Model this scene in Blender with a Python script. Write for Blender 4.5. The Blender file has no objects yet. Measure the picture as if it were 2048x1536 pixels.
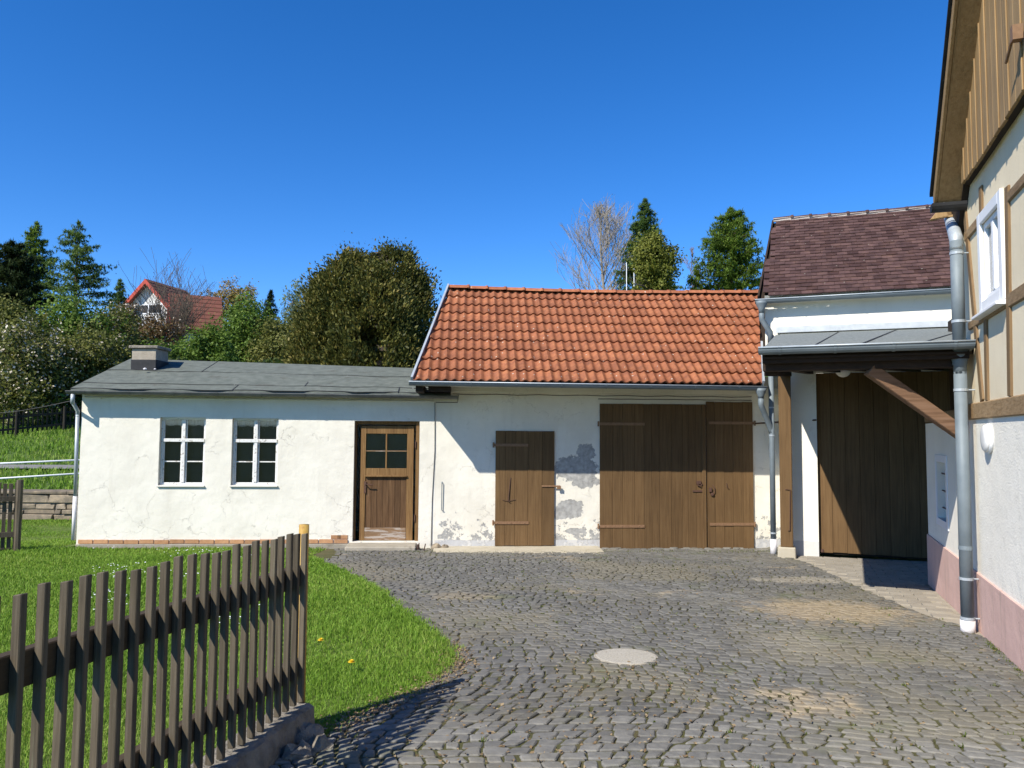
import bpy, bmesh, math, random
import numpy as np
from mathutils import Vector, Matrix
random.seed(7); RNG = np.random.default_rng(7)
D2R = math.radians
SC = bpy.context.scene
COL = SC.collection

# ------------------------------------------------------------------ camera
FPX, CX, CY = 1538.0, 1024.0, 768.0            # focal length in photo pixels (2048 x 1536)
PITCH, ROLL = D2R(3.62), D2R(0.38)
EYE = Vector((0, 0, 1.5))
FWD = Vector((0, math.cos(PITCH), math.sin(PITCH)))
_r0, _u0 = Vector((1, 0, 0)), Vector((0, -math.sin(PITCH), math.cos(PITCH)))
RGT = _r0*math.cos(ROLL) + _u0*math.sin(ROLL)
UPV = _u0*math.cos(ROLL) - _r0*math.sin(ROLL)
cam_data = bpy.data.cameras.new('camera'); cam = bpy.data.objects.new('camera', cam_data); COL.objects.link(cam)
cam_data.sensor_fit = 'HORIZONTAL'; cam_data.sensor_width = 36.0; cam_data.lens = 36.0*FPX/2048.0
cam_data.clip_start = 0.05; cam_data.clip_end = 4000
m = Matrix.Identity(4)
for i in range(3):
    m[i][0], m[i][1], m[i][2], m[i][3] = RGT[i], UPV[i], -FWD[i], EYE[i]
cam.matrix_world = m
SC.camera = cam

# ------------------------------------------------------------------ sky, sun, exposure
LIGHT = Vector((0.90, 0.93, -1.20)).normalized()       # direction the sunlight travels
ELEV = math.asin(-LIGHT.z); AZ = math.atan2(-LIGHT.x, -LIGHT.y)
world = bpy.data.worlds.new('World'); SC.world = world; world.use_nodes = True
wn = world.node_tree.nodes; wl = world.node_tree.links
sky = wn.new('ShaderNodeTexSky'); sky.sky_type = 'NISHITA'; sky.sun_disc = False
sky.sun_elevation = ELEV; sky.sun_rotation = AZ; sky.altitude = 1000
sky.air_density = 0.8; sky.dust_density = 0.0; sky.ozone_density = 4.0
hs = wn.new('ShaderNodeHueSaturation'); hs.inputs['Saturation'].default_value = 1.29; hs.inputs['Hue'].default_value = 0.507
wl.new(sky.outputs[0], hs.inputs['Color']); wl.new(hs.outputs[0], wn['Background'].inputs[0])
wn['Background'].inputs[1].default_value = 0.145
sun_d = bpy.data.lights.new('sun', 'SUN'); sun = bpy.data.objects.new('sun', sun_d); COL.objects.link(sun)
sun_d.energy = 5.0; sun_d.angle = D2R(0.5); sun_d.color = (1.0, 0.94, 0.84)
sun.rotation_euler = LIGHT.to_track_quat('-Z', 'Y').to_euler(); sun.location = (-20, -20, 30)
SC.view_settings.view_transform = 'Standard'; SC.view_settings.look = 'None'
SC.view_settings.gamma = 1.0; SC.view_settings.exposure = 0.58; SC.view_settings.use_curve_mapping = False
SC.render.engine = 'CYCLES'
SC.cycles.max_bounces = 5; SC.cycles.transparent_max_bounces = 8

# ------------------------------------------------------------------ geometry helpers
def ray(px, py): return FWD + RGT*((px-CX)/FPX) - UPV*((py-CY)/FPX)
def at_y(px, py, y):
    d = ray(px, py); return EYE + d*(y/d.y)
SLOPE = 0.037
def gh_near(y): return -SLOPE*y
def at_ground(px, py):
    d = ray(px, py); t = -EYE.z/(d.z + SLOPE*d.y); return EYE + d*t
PROFILE = [(-60, 2.2), (0, 0), (14.5, -0.5365), (16, -0.58), (18.1, -0.60), (18.5, 0.02), (20, 0.16), (22, 0.36), (23.6, 0.42), (27, 1.05),
           (35, 2.5), (80, 11.0), (120, 15.0), (300, 22.0), (1500, 40.0)]
_py = [p[0] for p in PROFILE]; _pz = [p[1] for p in PROFILE]
def gh(x, y): return float(np.interp(y, _py, _pz))

class Frame:
    """a vertical plane: origin, e1 along it, z up, out = towards the viewer"""
    def __init__(s, o, e1, out):
        s.o = Vector((o[0], o[1], 0)); s.e1 = Vector((e1[0], e1[1], 0)).normalized(); s.out = Vector((out[0], out[1], 0)).normalized()
    def pt(s, u, v, w=0.0): return s.o + s.e1*u + s.out*w + Vector((0, 0, v))
    def hit(s, px, py, w=0.0):
        d = ray(px, py); o = s.o + s.out*w
        return EYE + d*((o-EYE).dot(s.out)/d.dot(s.out))
    def uv(s, px, py, w=0.0):
        p = s.hit(px, py, w); return (p-s.o).dot(s.e1), p.z
    def u(s, px, py, w=0.0): return s.uv(px, py, w)[0]
    def v(s, px, py, w=0.0): return s.uv(px, py, w)[1]

class MB:
    def __init__(s): s.v = []; s.f = []
    def add(s, vs, fs):
        b = len(s.v); s.v += [Vector(p) for p in vs]; s.f += [tuple(i+b for i in f) for f in fs]; return s
    def quad(s, a, b, c, d): return s.add([a, b, c, d], [(0, 1, 2, 3)])
    def hexa(s, p):      # 8 points: bottom 4 (ccw from outside top), top 4
        return s.add(p, [(0, 3, 2, 1), (4, 5, 6, 7), (0, 1, 5, 4), (1, 2, 6, 5), (2, 3, 7, 6), (3, 0, 4, 7)])
    def box(s, fr, u0, u1, v0, v1, w0, w1):
        P = fr.pt
        return s.hexa([P(u0, v0, w1), P(u1, v0, w1), P(u1, v0, w0), P(u0, v0, w0), P(u0, v1, w1), P(u1, v1, w1), P(u1, v1, w0), P(u0, v1, w0)])
    def wbox(s, x0, x1, y0, y1, z0, z1):
        return s.hexa([(x0, y0, z0), (x1, y0, z0), (x1, y1, z0), (x0, y1, z0), (x0, y0, z1), (x1, y0, z1), (x1, y1, z1), (x0, y1, z1)])
    def beam(s, a, b, wid, hei, up=(0, 0, 1)):
        a, b = Vector(a), Vector(b); d = (b-a).normalized(); up = Vector(up)
        sx = d.cross(up).normalized()*wid/2; sy = sx.cross(d).normalized()*hei/2
        return s.hexa([a-sx-sy, a+sx-sy, b+sx-sy, b-sx-sy, a-sx+sy, a+sx+sy, b+sx+sy, b-sx+sy])
    def tube(s, pts, r, n=10, caps=True):
        pts = [Vector(p) for p in pts]; rs = r if isinstance(r, (list, tuple)) else [r]*len(pts)
        rings = []; ref = None
        for i, p in enumerate(pts):
            d = (pts[min(i+1, len(pts)-1)] - pts[max(i-1, 0)]).normalized()
            if ref is None:
                ref = d.orthogonal().normalized()
            ref = (ref - d*ref.dot(d)).normalized(); bi = d.cross(ref)
            rings.append([p + ref*(rs[i]*math.cos(2*math.pi*k/n)) + bi*(rs[i]*math.sin(2*math.pi*k/n)) for k in range(n)])
        vs = [q for r_ in rings for q in r_]; fs = []
        for i in range(len(pts)-1):
            for k in range(n):
                k2 = (k+1) % n; fs.append((i*n+k, i*n+k2, (i+1)*n+k2, (i+1)*n+k))
        if caps:
            fs.append(tuple(range(n-1, -1, -1))); fs.append(tuple((len(pts)-1)*n+k for k in range(n)))
        return s.add(vs, fs)
    def lathe(s, o, axis, prof, n=16):    # prof: (radius, height along axis)
        o = Vector(o); ax = Vector(axis).normalized(); e = ax.orthogonal().normalized(); f = ax.cross(e)
        vs = [o + ax*h + (e*math.cos(2*math.pi*k/n) + f*math.sin(2*math.pi*k/n))*max(r, 1e-4) for r, h in prof for k in range(n)]
        fs = [(i*n+k, i*n+(k+1) % n, (i+1)*n+(k+1) % n, (i+1)*n+k) for i in range(len(prof)-1) for k in range(n)]
        fs += [tuple(range(n-1, -1, -1)), tuple((len(prof)-1)*n+k for k in range(n))]
        return s.add(vs, fs)
    def gutter(s, a, b, r, out, n=8, th=0.005):
        a, b = Vector(a), Vector(b); out = Vector(out).normalized(); up = Vector((0, 0, 1))
        pr = []
        for k in range(n+1):
            t = math.pi*k/n; pr.append((math.cos(t)*r, -math.sin(t)*r))
        pr += [(p[0]*(1-th/r*1.0), p[1]*(1-th/r)+0.0) for p in reversed(pr)]
        N = len(pr)
        vs = [q + out*x + up*z for q in (a, b) for x, z in pr]
        fs = [(k, (k+1) % N, N+(k+1) % N, N+k) for k in range(N)]
        h = n+1
        fs += [tuple(range(N-1, h-1, -1)), tuple(N+k for k in range(h, N))]     # closed end plates on the inner profile
        s.add(vs, fs)
        s.tube([a+out*r, b+out*r], 0.008, 6)
        return s
    def poly(s, pts, thick):            # extruded polygon, thick is a vector
        pts = [Vector(p) for p in pts]; t = Vector(thick); n = len(pts)
        return s.add(pts + [p+t for p in pts], [tuple(range(n-1, -1, -1)), tuple(range(n, 2*n))] + [(i, (i+1) % n, n+(i+1) % n, n+i) for i in range(n)])
    def mesh(s, name, o=(0, 0, 0)):
        o = Vector(o); me = bpy.data.meshes.new(name)
        me.from_pydata([tuple(p-o) for p in s.v], [], s.f); me.update(); return me
    def build(s, name, material, parent=None, smooth=False, bevel=0.0, fix=True):
        o = origin(parent)
        if parent is None and s.v:      # a thing of one mesh: put its origin at its base
            xs = [p.x for p in s.v]; ys = [p.y for p in s.v]; o = Vector(((min(xs)+max(xs))/2, (min(ys)+max(ys))/2, min(p.z for p in s.v)))
        me = s.mesh(name, o)
        if fix:
            bm = bmesh.new(); bm.from_mesh(me); bmesh.ops.recalc_face_normals(bm, faces=bm.faces); bm.to_mesh(me); bm.free()
        if smooth: me.polygons.foreach_set('use_smooth', [True]*len(me.polygons))
        me.materials.append(material)
        ob = bpy.data.objects.new(name, me); COL.objects.link(ob)
        if parent is None: ob.location = o
        else: ob.parent = parent
        if bevel:
            md = ob.modifiers.new('edge', 'BEVEL'); md.width = bevel; md.segments = 1; md.limit_method = 'ANGLE'
        return ob

def origin(o):
    p = Vector((0, 0, 0))
    while o is not None: p += o.location; o = o.parent
    return p
def tag(o, label=None, cat=None, group=None, kind=None):
    if label: o['label'] = label
    if cat: o['category'] = cat
    if group: o['group'] = group
    if kind: o['kind'] = kind
    return o
def root(name, label, cat, loc, group=None):
    o = bpy.data.objects.new(name, None); COL.objects.link(o); o.location = loc; o.empty_display_size = 0.2
    return tag(o, label, cat, group)
def inst(name, mesh, parent, mat4):     # an object with shared mesh data at world matrix mat4 under parent
    ob = bpy.data.objects.new(name, mesh); COL.objects.link(ob); ob.parent = parent
    mm = mat4.copy(); mm.translation = mm.translation - origin(parent); ob.matrix_local = mm
    return ob
def copy_tree(o, parent=None):
    c = o.copy(); COL.objects.link(c); c.parent = parent
    for ch in list(o.children): copy_tree(ch, c)
    return c
def bigmesh(name, verts, faces_flat, counts, material, parent=None, attr=None):
    """numpy mesh: verts (N,3); faces as flat loop list with counts per face"""
    me = bpy.data.meshes.new(name); nl = len(faces_flat); nf = len(counts)
    me.vertices.add(len(verts)); me.vertices.foreach_set('co', np.ascontiguousarray(verts, dtype=np.float32).ravel())
    me.loops.add(nl); me.loops.foreach_set('vertex_index', np.asarray(faces_flat, dtype=np.int32))
    me.polygons.add(nf); st = np.zeros(nf, dtype=np.int32); st[1:] = np.cumsum(counts)[:-1]
    me.polygons.foreach_set('loop_start', st)
    if attr is not None:
        a = me.attributes.new('tint', 'FLOAT', 'POINT'); a.data.foreach_set('value', np.ascontiguousarray(attr, dtype=np.float32))
    me.update(calc_edges=True); me.validate()
    me.materials.append(material)
    ob = bpy.data.objects.new(name, me); COL.objects.link(ob)
    if parent is not None: ob.parent = parent
    return ob
def inside(poly, x, y):
    x = np.asarray(x); y = np.asarray(y); r = np.zeros(x.shape, bool); n = len(poly); j = n-1
    for i in range(n):
        xi, yi = poly[i]; xj, yj = poly[j]
        c = ((yi > y) != (yj > y)) & (x < (xj-xi)*(y-yi)/((yj-yi) or 1e-9)+xi); r ^= c; j = i
    return r

# ------------------------------------------------------------------ materials
def newmat(name):
    mt = bpy.data.materials.new(name); mt.use_nodes = True; nt = mt.node_tree
    return mt, nt, nt.nodes['Principled BSDF']
class NT:
    def __init__(s, nt): s.nt = nt
    def n(s, t, **kw):
        x = s.nt.nodes.new(t)
        for k, v in kw.items():
            if k.startswith('i_'):
                key = k[2:]; key = int(key) if key.isdigit() else key.replace('_', ' ')
                sock = x.inputs[key]
                if isinstance(v, bpy.types.NodeSocket): s.nt.links.new(v, sock)
                else: sock.default_value = v
            else: setattr(x, k, v)
        return x
    def math(s, op, a, b=0.0, c=0.0, clamp=False): return s.n('ShaderNodeMath', operation=op, use_clamp=clamp, i_0=a, i_1=b, i_2=c).outputs[0]
    def ramp(s, fac, cols):
        r = s.n('ShaderNodeValToRGB', i_0=fac); el = r.color_ramp.elements
        while len(el) < len(cols): el.new(0.5)
        for e, (p, c) in zip(el, cols): e.position = p; e.color = (*c, 1) if len(c) == 3 else c
        return r.outputs[0]
    def mix(s, fac, a, b, mode='MIX'):
        x = s.n('ShaderNodeMix', data_type='RGBA', blend_type=mode)
        for i, v in ((0, fac), (6, a), (7, b)):
            if isinstance(v, bpy.types.NodeSocket): s.nt.links.new(v, x.inputs[i])
            else: x.inputs[i].default_value = (*v, 1) if isinstance(v, tuple) and len(v) == 3 else v
        return x.outputs[2]
    def pos(s, scale=(1, 1, 1), rot=(0, 0, 0), off=(0, 0, 0)):
        g = s.n('ShaderNodeNewGeometry').outputs['Position']
        return s.n('ShaderNodeMapping', i_Vector=g, i_Scale=scale, i_Rotation=rot, i_Location=off).outputs[0]
    def noise(s, vec, scale, detail=5, rough=0.55, out=0): return s.n('ShaderNodeTexNoise', i_Vector=vec, i_Scale=scale, i_Detail=detail, i_Roughness=rough).outputs[out]
    def sstep(s, v, a, b): return s.n('ShaderNodeMapRange', interpolation_type='SMOOTHSTEP', i_0=v, i_1=a, i_2=b).outputs[0]
    def bump(s, h, strength, dist=0.02, nrm=None):
        x = s.n('ShaderNodeBump', i_Strength=strength, i_Distance=dist, i_Height=h)
        if nrm is not None: s.nt.links.new(nrm, x.inputs['Normal'])
        return x.outputs[0]
    def link(s, a, b): s.nt.links.new(a, b)

def spread(cols):
    n = len(cols); return [(0.25 + 0.5*i/(n-1), c) for i, c in enumerate(cols)] if n > 1 else [(0, cols[0]), (1, cols[0])]
def mk(name, cols, scale=5.0, detail=6, rough=0.8, bump=0.0, bscale=60.0, bdist=0.01, objrand=0.0, island=0.0, stretch=(1, 1, 1), rot=(0, 0, 0),
       metallic=0.0, spec=0.3, spots=None, roughvar=0.0, dirt=None, patches=None):
    mt, nt, b = newmat(name); N = NT(nt)
    p = N.pos(stretch, rot); fac = N.noise(p, scale, detail)
    c = N.ramp(fac, spread(cols))
    if objrand:
        r = N.n('ShaderNodeObjectInfo').outputs['Random']; c = N.mix(1.0, c, N.ramp(r, [(0, (1-objrand,)*3), (1, (1+objrand,)*3)]), 'MULTIPLY')
    if island:
        r = N.n('ShaderNodeNewGeometry').outputs['Random Per Island']; c = N.mix(1.0, c, N.ramp(r, [(0, (1-island,)*3), (1, (1+island,)*3)]), 'MULTIPLY')
    if dirt:     # (colour, scale, threshold, softness, strength)
        for di, (dc, ds, dt, dsoft, dst) in enumerate(dirt if isinstance(dirt, list) else [dirt]):
            f = N.sstep(N.noise(N.pos(off=(di*7.3, di*3.1, 0)), ds, 8, 0.65), dt, dt+dsoft); c = N.mix(N.math('MULTIPLY', f, dst), c, dc)
    for pc, ctr, rad, st_ in (patches or []):     # spilt sand and the like: a stain with its own outline
        d = N.n('ShaderNodeVectorMath', operation='SUBTRACT', i_0=N.n('ShaderNodeNewGeometry').outputs['Position'], i_1=ctr).outputs[0]
        d = N.n('ShaderNodeVectorMath', operation='DIVIDE', i_0=d, i_1=rad).outputs[0]
        ln = N.n('ShaderNodeVectorMath', operation='LENGTH', i_0=d).outputs['Value']
        ln = N.math('ADD', ln, N.math('MULTIPLY_ADD', N.noise(N.pos(), 5.5, 10, 0.75), 2.6, -1.3))
        c = N.mix(N.math('MULTIPLY', N.math('SUBTRACT', 1.0, N.sstep(ln, 0.45, 1.1)), st_), c, pc)
    if spots:    # (colour, scale, radius, density 0..1)
        sc_, ss, sr, sd = spots
        vo = N.n('ShaderNodeTexVoronoi', i_Vector=N.pos(), i_Scale=ss)
        near = N.math('LESS_THAN', N.math('ADD', vo.outputs['Distance'], N.math('MULTIPLY', N.noise(N.pos(), ss*3, 3), 0.25)), sr+0.12)
        pick = N.math('LESS_THAN', N.n('ShaderNodeSeparateColor', i_0=vo.outputs['Color']).outputs[0], sd)
        c = N.mix(N.math('MULTIPLY', near, pick), c, sc_)
    N.link(c, b.inputs['Base Color'])
    b.inputs['Roughness'].default_value = rough; b.inputs['Metallic'].default_value = metallic; b.inputs['Specular IOR Level'].default_value = spec
    if roughvar: N.link(N.math('MULTIPLY_ADD', N.noise(N.pos(), scale*2, 4), roughvar, rough-roughvar/2), b.inputs['Roughness'])
    if bump:
        h = N.noise(N.pos(stretch, rot), bscale, 6, 0.6); N.link(N.bump(h, bump, bdist), b.inputs['Normal'])
    return mt

def plaster(name, base, shade, patches=(), grain=0.35, gscale=90.0, base_z=None, peel=0.0, crack=0.0, streak=0.10, dirty=(0.45, 0.41, 0.34), bare=(0.30, 0.295, 0.28), band=None, peelbox=None, big=1.8):
    """lime wash over rough render: stains, fine cracks, bare patches at given (centre, radii)"""
    mt, nt, b = newmat(name); N = NT(nt); P = N.pos()
    c = N.ramp(N.noise(P, 1.3, 7, 0.6), [(0.3, shade), (0.62, base)])
    c = N.mix(N.math('MULTIPLY', N.sstep(N.noise(N.pos((9, 9, 0.7)), 1.0, 6, 0.6), 0.52, 0.75), streak), c, dirty)
    c = N.mix(N.math('MULTIPLY', N.sstep(N.noise(P, 7, 8, 0.7), 0.58, 0.72), 0.22), c, dirty)
    h = N.math('MULTIPLY', N.noise(P, gscale, 4, 0.6), 0.5)
    h = N.math('ADD', h, N.math('MULTIPLY', N.noise(P, 5.0, 3, 0.5), big))
    warp = N.noise(P, 9, 6, 0.65); mask = None
    for ctr, rad in patches:
        d = N.n('ShaderNodeVectorMath', operation='SUBTRACT', i_0=N.n('ShaderNodeNewGeometry').outputs['Position'], i_1=ctr).outputs[0]
        d = N.n('ShaderNodeVectorMath', operation='DIVIDE', i_0=d, i_1=rad).outputs[0]
        ln = N.n('ShaderNodeVectorMath', operation='LENGTH', i_0=d).outputs['Value']
        ln = N.math('ADD', ln, N.math('MULTIPLY_ADD', warp, 1.3, -0.65))
        k = N.math('SUBTRACT', 1.0, N.sstep(ln, 0.93, 1.0)); mask = k if mask is None else N.math('MAXIMUM', mask, k)
    if peel and base_z is not None:
        z = N.n('ShaderNodeSeparateXYZ', i_0=N.n('ShaderNodeNewGeometry').outputs['Position'])
        hgt = N.math('SUBTRACT', z.outputs[2], base_z)
        thr = N.math('MULTIPLY_ADD', hgt, 0.34, 0.52 - 0.1*peel)
        k = N.sstep(N.math('SUBTRACT', N.noise(P, 6.5, 9, 0.7), thr), 0.0, 0.02)
        if peelbox is not None:
            k = N.math('MULTIPLY', k, N.math('MULTIPLY', N.math('GREATER_THAN', z.outputs[0], peelbox[0]), N.math('LESS_THAN', z.outputs[0], peelbox[1])))
        mask = k if mask is None else N.math('MAXIMUM', mask, k)
    if mask is not None:
        bc = N.ramp(N.noise(P, 14, 6, 0.6), [(0.35, tuple(x*0.8 for x in bare)), (0.65, tuple(min(1, x*1.25) for x in bare))])
        c = N.mix(mask, c, bc); h = N.math('SUBTRACT', h, N.math('MULTIPLY', mask, 0.9))
    if band is not None:     # grey washed base band below a height
        z = N.n('ShaderNodeSeparateXYZ', i_0=N.n('ShaderNodeNewGeometry').outputs['Position']).outputs[2]
        z = N.math('ADD', z, N.math('MULTIPLY_ADD', N.noise(P, 3, 3), 0.05, -0.025))
        c = N.mix(N.math('MULTIPLY', N.math('LESS_THAN', z, band), 0.75), c, (0.50, 0.50, 0.50))
    if crack:
        vo = N.n('ShaderNodeTexVoronoi', feature='DISTANCE_TO_EDGE', i_Scale=1.15,
                 i_Vector=N.n('ShaderNodeVectorMath', operation='ADD', i_0=P, i_1=N.n('ShaderNodeVectorMath', operation='SCALE', i_0=N.noise(P, 2.2, 6, 0.6, 1), i_3=0.9).outputs[0]).outputs[0])
        k = N.math('SUBTRACT', 1.0, N.sstep(vo.outputs['Distance'], 0.0, 0.007))
        k = N.math('MULTIPLY', k, N.sstep(N.noise(P, 1.7, 3), 0.48, 0.6))
        c = N.mix(N.math('MULTIPLY', k, crack), c, (0.3, 0.27, 0.23)); h = N.math('SUBTRACT', h, N.math('MULTIPLY', k, 1.2))
    N.link(c, b.inputs['Base Color']); b.inputs['Roughness'].default_value = 0.92; b.inputs['Specular IOR Level'].default_value = 0.15
    N.link(N.bump(h, grain, 0.012), b.inputs['Normal'])
    return mt

def leafmat(name, cols, trans=0.35, rough=0.6, spec=0.25, tintmix=0.5):
    mt, nt, b = newmat(name); N = NT(nt)
    r = N.n('ShaderNodeNewGeometry').outputs['Random Per Island']
    t = N.n('ShaderNodeAttribute', attribute_name='tint').outputs['Fac']
    f = N.math('ADD', N.math('MULTIPLY', r, 1-tintmix), N.math('MULTIPLY', t, tintmix))
    n = len(cols); c = N.ramp(f, [(0.1+0.8*i/(n-1), k) for i, k in enumerate(cols)])
    N.link(c, b.inputs['Base Color']); b.inputs['Roughness'].default_value = rough; b.inputs['Specular IOR Level'].default_value = spec
    tr = N.n('ShaderNodeBsdfTranslucent', i_Color=c)
    mx = N.n('ShaderNodeMixShader', i_0=trans, i_1=b.outputs[0], i_2=tr.outputs[0])
    N.link(mx.outputs[0], nt.nodes['Material Output'].inputs[0])
    return mt

def wood(name, cols, grain=1.0, bump=0.25, objrand=0.12, rough=0.75, axis='z', spec=0.2, wear=None):
    st = {'z': (22, 22, 1.0), 'x': (1.0, 22, 22), 'y': (22, 1.0, 22)}[axis]
    mt, nt, b = newmat(name); N = NT(nt)
    rnd = N.n('ShaderNodeObjectInfo').outputs['Random']
    off = N.n('ShaderNodeCombineXYZ', i_0=N.math('MULTIPLY', rnd, 13.0), i_1=N.math('MULTIPLY', rnd, 7.0), i_2=N.math('MULTIPLY', rnd, 31.0)).outputs[0]
    P = N.n('ShaderNodeVectorMath', operation='ADD', i_0=N.pos(st), i_1=off).outputs[0]
    g = N.noise(P, 1.6*grain, 8, 0.65)
    c = N.ramp(g, spread(cols))
    big = N.noise(N.pos(), 1.5, 4); c = N.mix(0.5, c, N.ramp(big, [(0.3, (0.75,)*3), (0.7, (1.2,)*3)]), 'MULTIPLY')
    c = N.mix(1.0, c, N.ramp(rnd, [(0, (1-objrand,)*3), (1, (1+objrand,)*3)]), 'MULTIPLY')
    if wear: c = N.mix(N.math('MULTIPLY', N.sstep(N.noise(N.pos(tuple(x*0.6 for x in st)), 2.0, 8, 0.7), wear[1], wear[1]+0.05), wear[2]), c, wear[0])
    N.link(c, b.inputs['Base Color']); b.inputs['Roughness'].default_value = rough; b.inputs['Specular IOR Level'].default_value = spec
    N.link(N.bump(g, bump, 0.008), b.inputs['Normal'])
    return mt

M = {}
M['zinc'] = mk('zinc', [(0.125, 0.155, 0.175), (0.185, 0.22, 0.24)], 6, rough=0.60, metallic=0.12, spec=0.35, roughvar=0.2, bump=0.05, bscale=30)
M['zinc_bright'] = mk('zinc_bright', [(0.33, 0.37, 0.40), (0.43, 0.47, 0.50)], 8, rough=0.48, metallic=0.25, spec=0.45, roughvar=0.2)
M['zinc_dark'] = mk('zinc_dark', [(0.10, 0.10, 0.10), (0.18, 0.18, 0.17)], 6, rough=0.5, metallic=0.4, spec=0.4, roughvar=0.2)
M['pvc'] = mk('pvc', [(0.62, 0.60, 0.60), (0.74, 0.72, 0.72)], 12, rough=0.5)
M['terracotta'] = None
M['iron'] = mk('iron', [(0.05, 0.028, 0.02), (0.12, 0.06, 0.04)], 40, rough=0.75, bump=0.2, bscale=200)
M['strap'] = mk('strap', [(0.17, 0.095, 0.05), (0.24, 0.14, 0.075)], 30, rough=0.6, bump=0.15, bscale=150)
M['brown'] = wood('brown_painted_boards', [(0.080, 0.046, 0.020), (0.125, 0.073, 0.031), (0.155, 0.095, 0.043)], objrand=0.15, bump=0.3, wear=((0.24, 0.185, 0.12), 0.68, 0.5))
M['backing'] = mk('dark_backing', [(0.02, 0.013, 0.008), (0.03, 0.02, 0.012)], 5)
M['ochre'] = wood('ochre_stained_boards', [(0.215, 0.132, 0.060), (0.30, 0.195, 0.092), (0.36, 0.24, 0.12)], objrand=0.10, bump=0.3)
M['timber'] = wood('weathered_timber', [(0.16, 0.10, 0.05), (0.27, 0.18, 0.095), (0.33, 0.23, 0.13)], objrand=0.15, bump=0.6, axis='y')
M['timber_v'] = wood('upright_timber', [(0.15, 0.092, 0.044), (0.235, 0.155, 0.08)], objrand=0.12, bump=0.4)
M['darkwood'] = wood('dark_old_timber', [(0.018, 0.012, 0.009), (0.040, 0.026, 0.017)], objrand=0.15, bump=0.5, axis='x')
M['brace'] = wood('brace_timber', [(0.09, 0.05, 0.03), (0.19, 0.11, 0.065), (0.24, 0.15, 0.10)], objrand=0.0, bump=0.6, axis='x')
M['doorwood'] = wood('varnished_door_wood', [(0.088, 0.043, 0.017), (0.175, 0.098, 0.037), (0.255, 0.157, 0.066)], objrand=0.12, bump=0.5, grain=1.3, wear=((0.36, 0.29, 0.22), 0.69, 0.45))
M['doorpanel'] = wood('dark_door_panel', [(0.045, 0.024, 0.012), (0.095, 0.051, 0.023), (0.155, 0.090, 0.044)], objrand=0.18, bump=0.5, grain=1.5, wear=((0.40, 0.33, 0.26), 0.67, 0.6))
M['kickboard'] = wood('worn_kickboard', [(0.14, 0.08, 0.04), (0.25, 0.16, 0.09)], bump=0.5, axis='x', wear=((0.42, 0.38, 0.34), 0.50, 0.7))
M['fence'] = wood('grey_brown_fence_wood', [(0.050, 0.040, 0.028), (0.098, 0.080, 0.055), (0.150, 0.125, 0.090)], objrand=0.20, bump=0.5, grain=1.6, wear=((0.15, 0.15, 0.10), 0.60, 0.5))
M['fence_x'] = wood('grey_brown_rail_wood', [(0.040, 0.029, 0.018), (0.082, 0.060, 0.036)], objrand=0.1, bump=0.5, axis='y')
M['white_paint'] = mk('flaking_white_paint', [(0.62, 0.61, 0.58), (0.74, 0.735, 0.71)], 12, rough=0.6, bump=0.3, bscale=120, dirt=((0.26, 0.22, 0.17), 20, 0.57, 0.05, 0.8))
M['white_frame'] = mk('white_frame', [(0.78, 0.79, 0.80), (0.82, 0.83, 0.84)], 3, rough=0.35)
M['lamp'] = mk('opal_lamp', [(0.74, 0.73, 0.70), (0.80, 0.79, 0.76)], 6, rough=0.3)
M['felt'] = mk('roofing_felt', [(0.082, 0.095, 0.080), (0.150, 0.165, 0.142)], 7, detail=14, rough=0.95, bump=0.6, bscale=160, bdist=0.01, dirt=((0.075, 0.072, 0.058), 2.5, 0.55, 0.14, 0.6))
M['felt2'] = mk('mineral_felt', [(0.09, 0.105, 0.10), (0.26, 0.28, 0.265)], 32, detail=10, rough=0.95, bump=0.5, bscale=260, bdist=0.006)
M['concrete'] = mk('concrete', [(0.24, 0.215, 0.17), (0.36, 0.325, 0.26)], 5, detail=10, rough=0.95, bump=0.5, bscale=70, dirt=((0.16, 0.14, 0.10), 6, 0.56, 0.1, 0.6))
M['palecrete'] = mk('pale_concrete', [(0.34, 0.30, 0.22), (0.46, 0.42, 0.33)], 4, detail=10, rough=0.95, bump=0.4, bscale=80, dirt=((0.22, 0.19, 0.13), 5, 0.58, 0.1, 0.5))
M['roughcrete'] = mk('rough_base_concrete', [(0.12, 0.105, 0.085), (0.23, 0.205, 0.165), (0.30, 0.27, 0.22)], 10, detail=12, rough=0.95, bump=1.0, bscale=28, bdist=0.03)
M['sandstone'] = mk('sandstone', [(0.30, 0.23, 0.14), (0.42, 0.34, 0.23)], 8, rough=0.95, bump=0.4, bscale=90)
M['paver'] = mk('concrete_paver', [(0.23, 0.205, 0.165), (0.31, 0.28, 0.225)], 7, rough=0.95, bump=0.35, bscale=120, objrand=0.07, dirt=((0.20, 0.17, 0.12), 3, 0.55, 0.12, 0.5))
_sp = lambda px, py, rx, ry: (tuple(at_ground(px, py)), (rx, ry, 1.0))
SAND = [((0.36, 0.27, 0.155), *_sp(1665, 1222, 0.95, 0.75), 0.42), ((0.42, 0.37, 0.28), *_sp(1600, 1160, 0.75, 0.35), 0.38), ((0.40, 0.36, 0.28), *_sp(1590, 1290, 0.45, 0.9), 0.12), ((0.30, 0.24, 0.14), *_sp(925, 1192, 0.5, 0.3), 0.35)]
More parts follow.
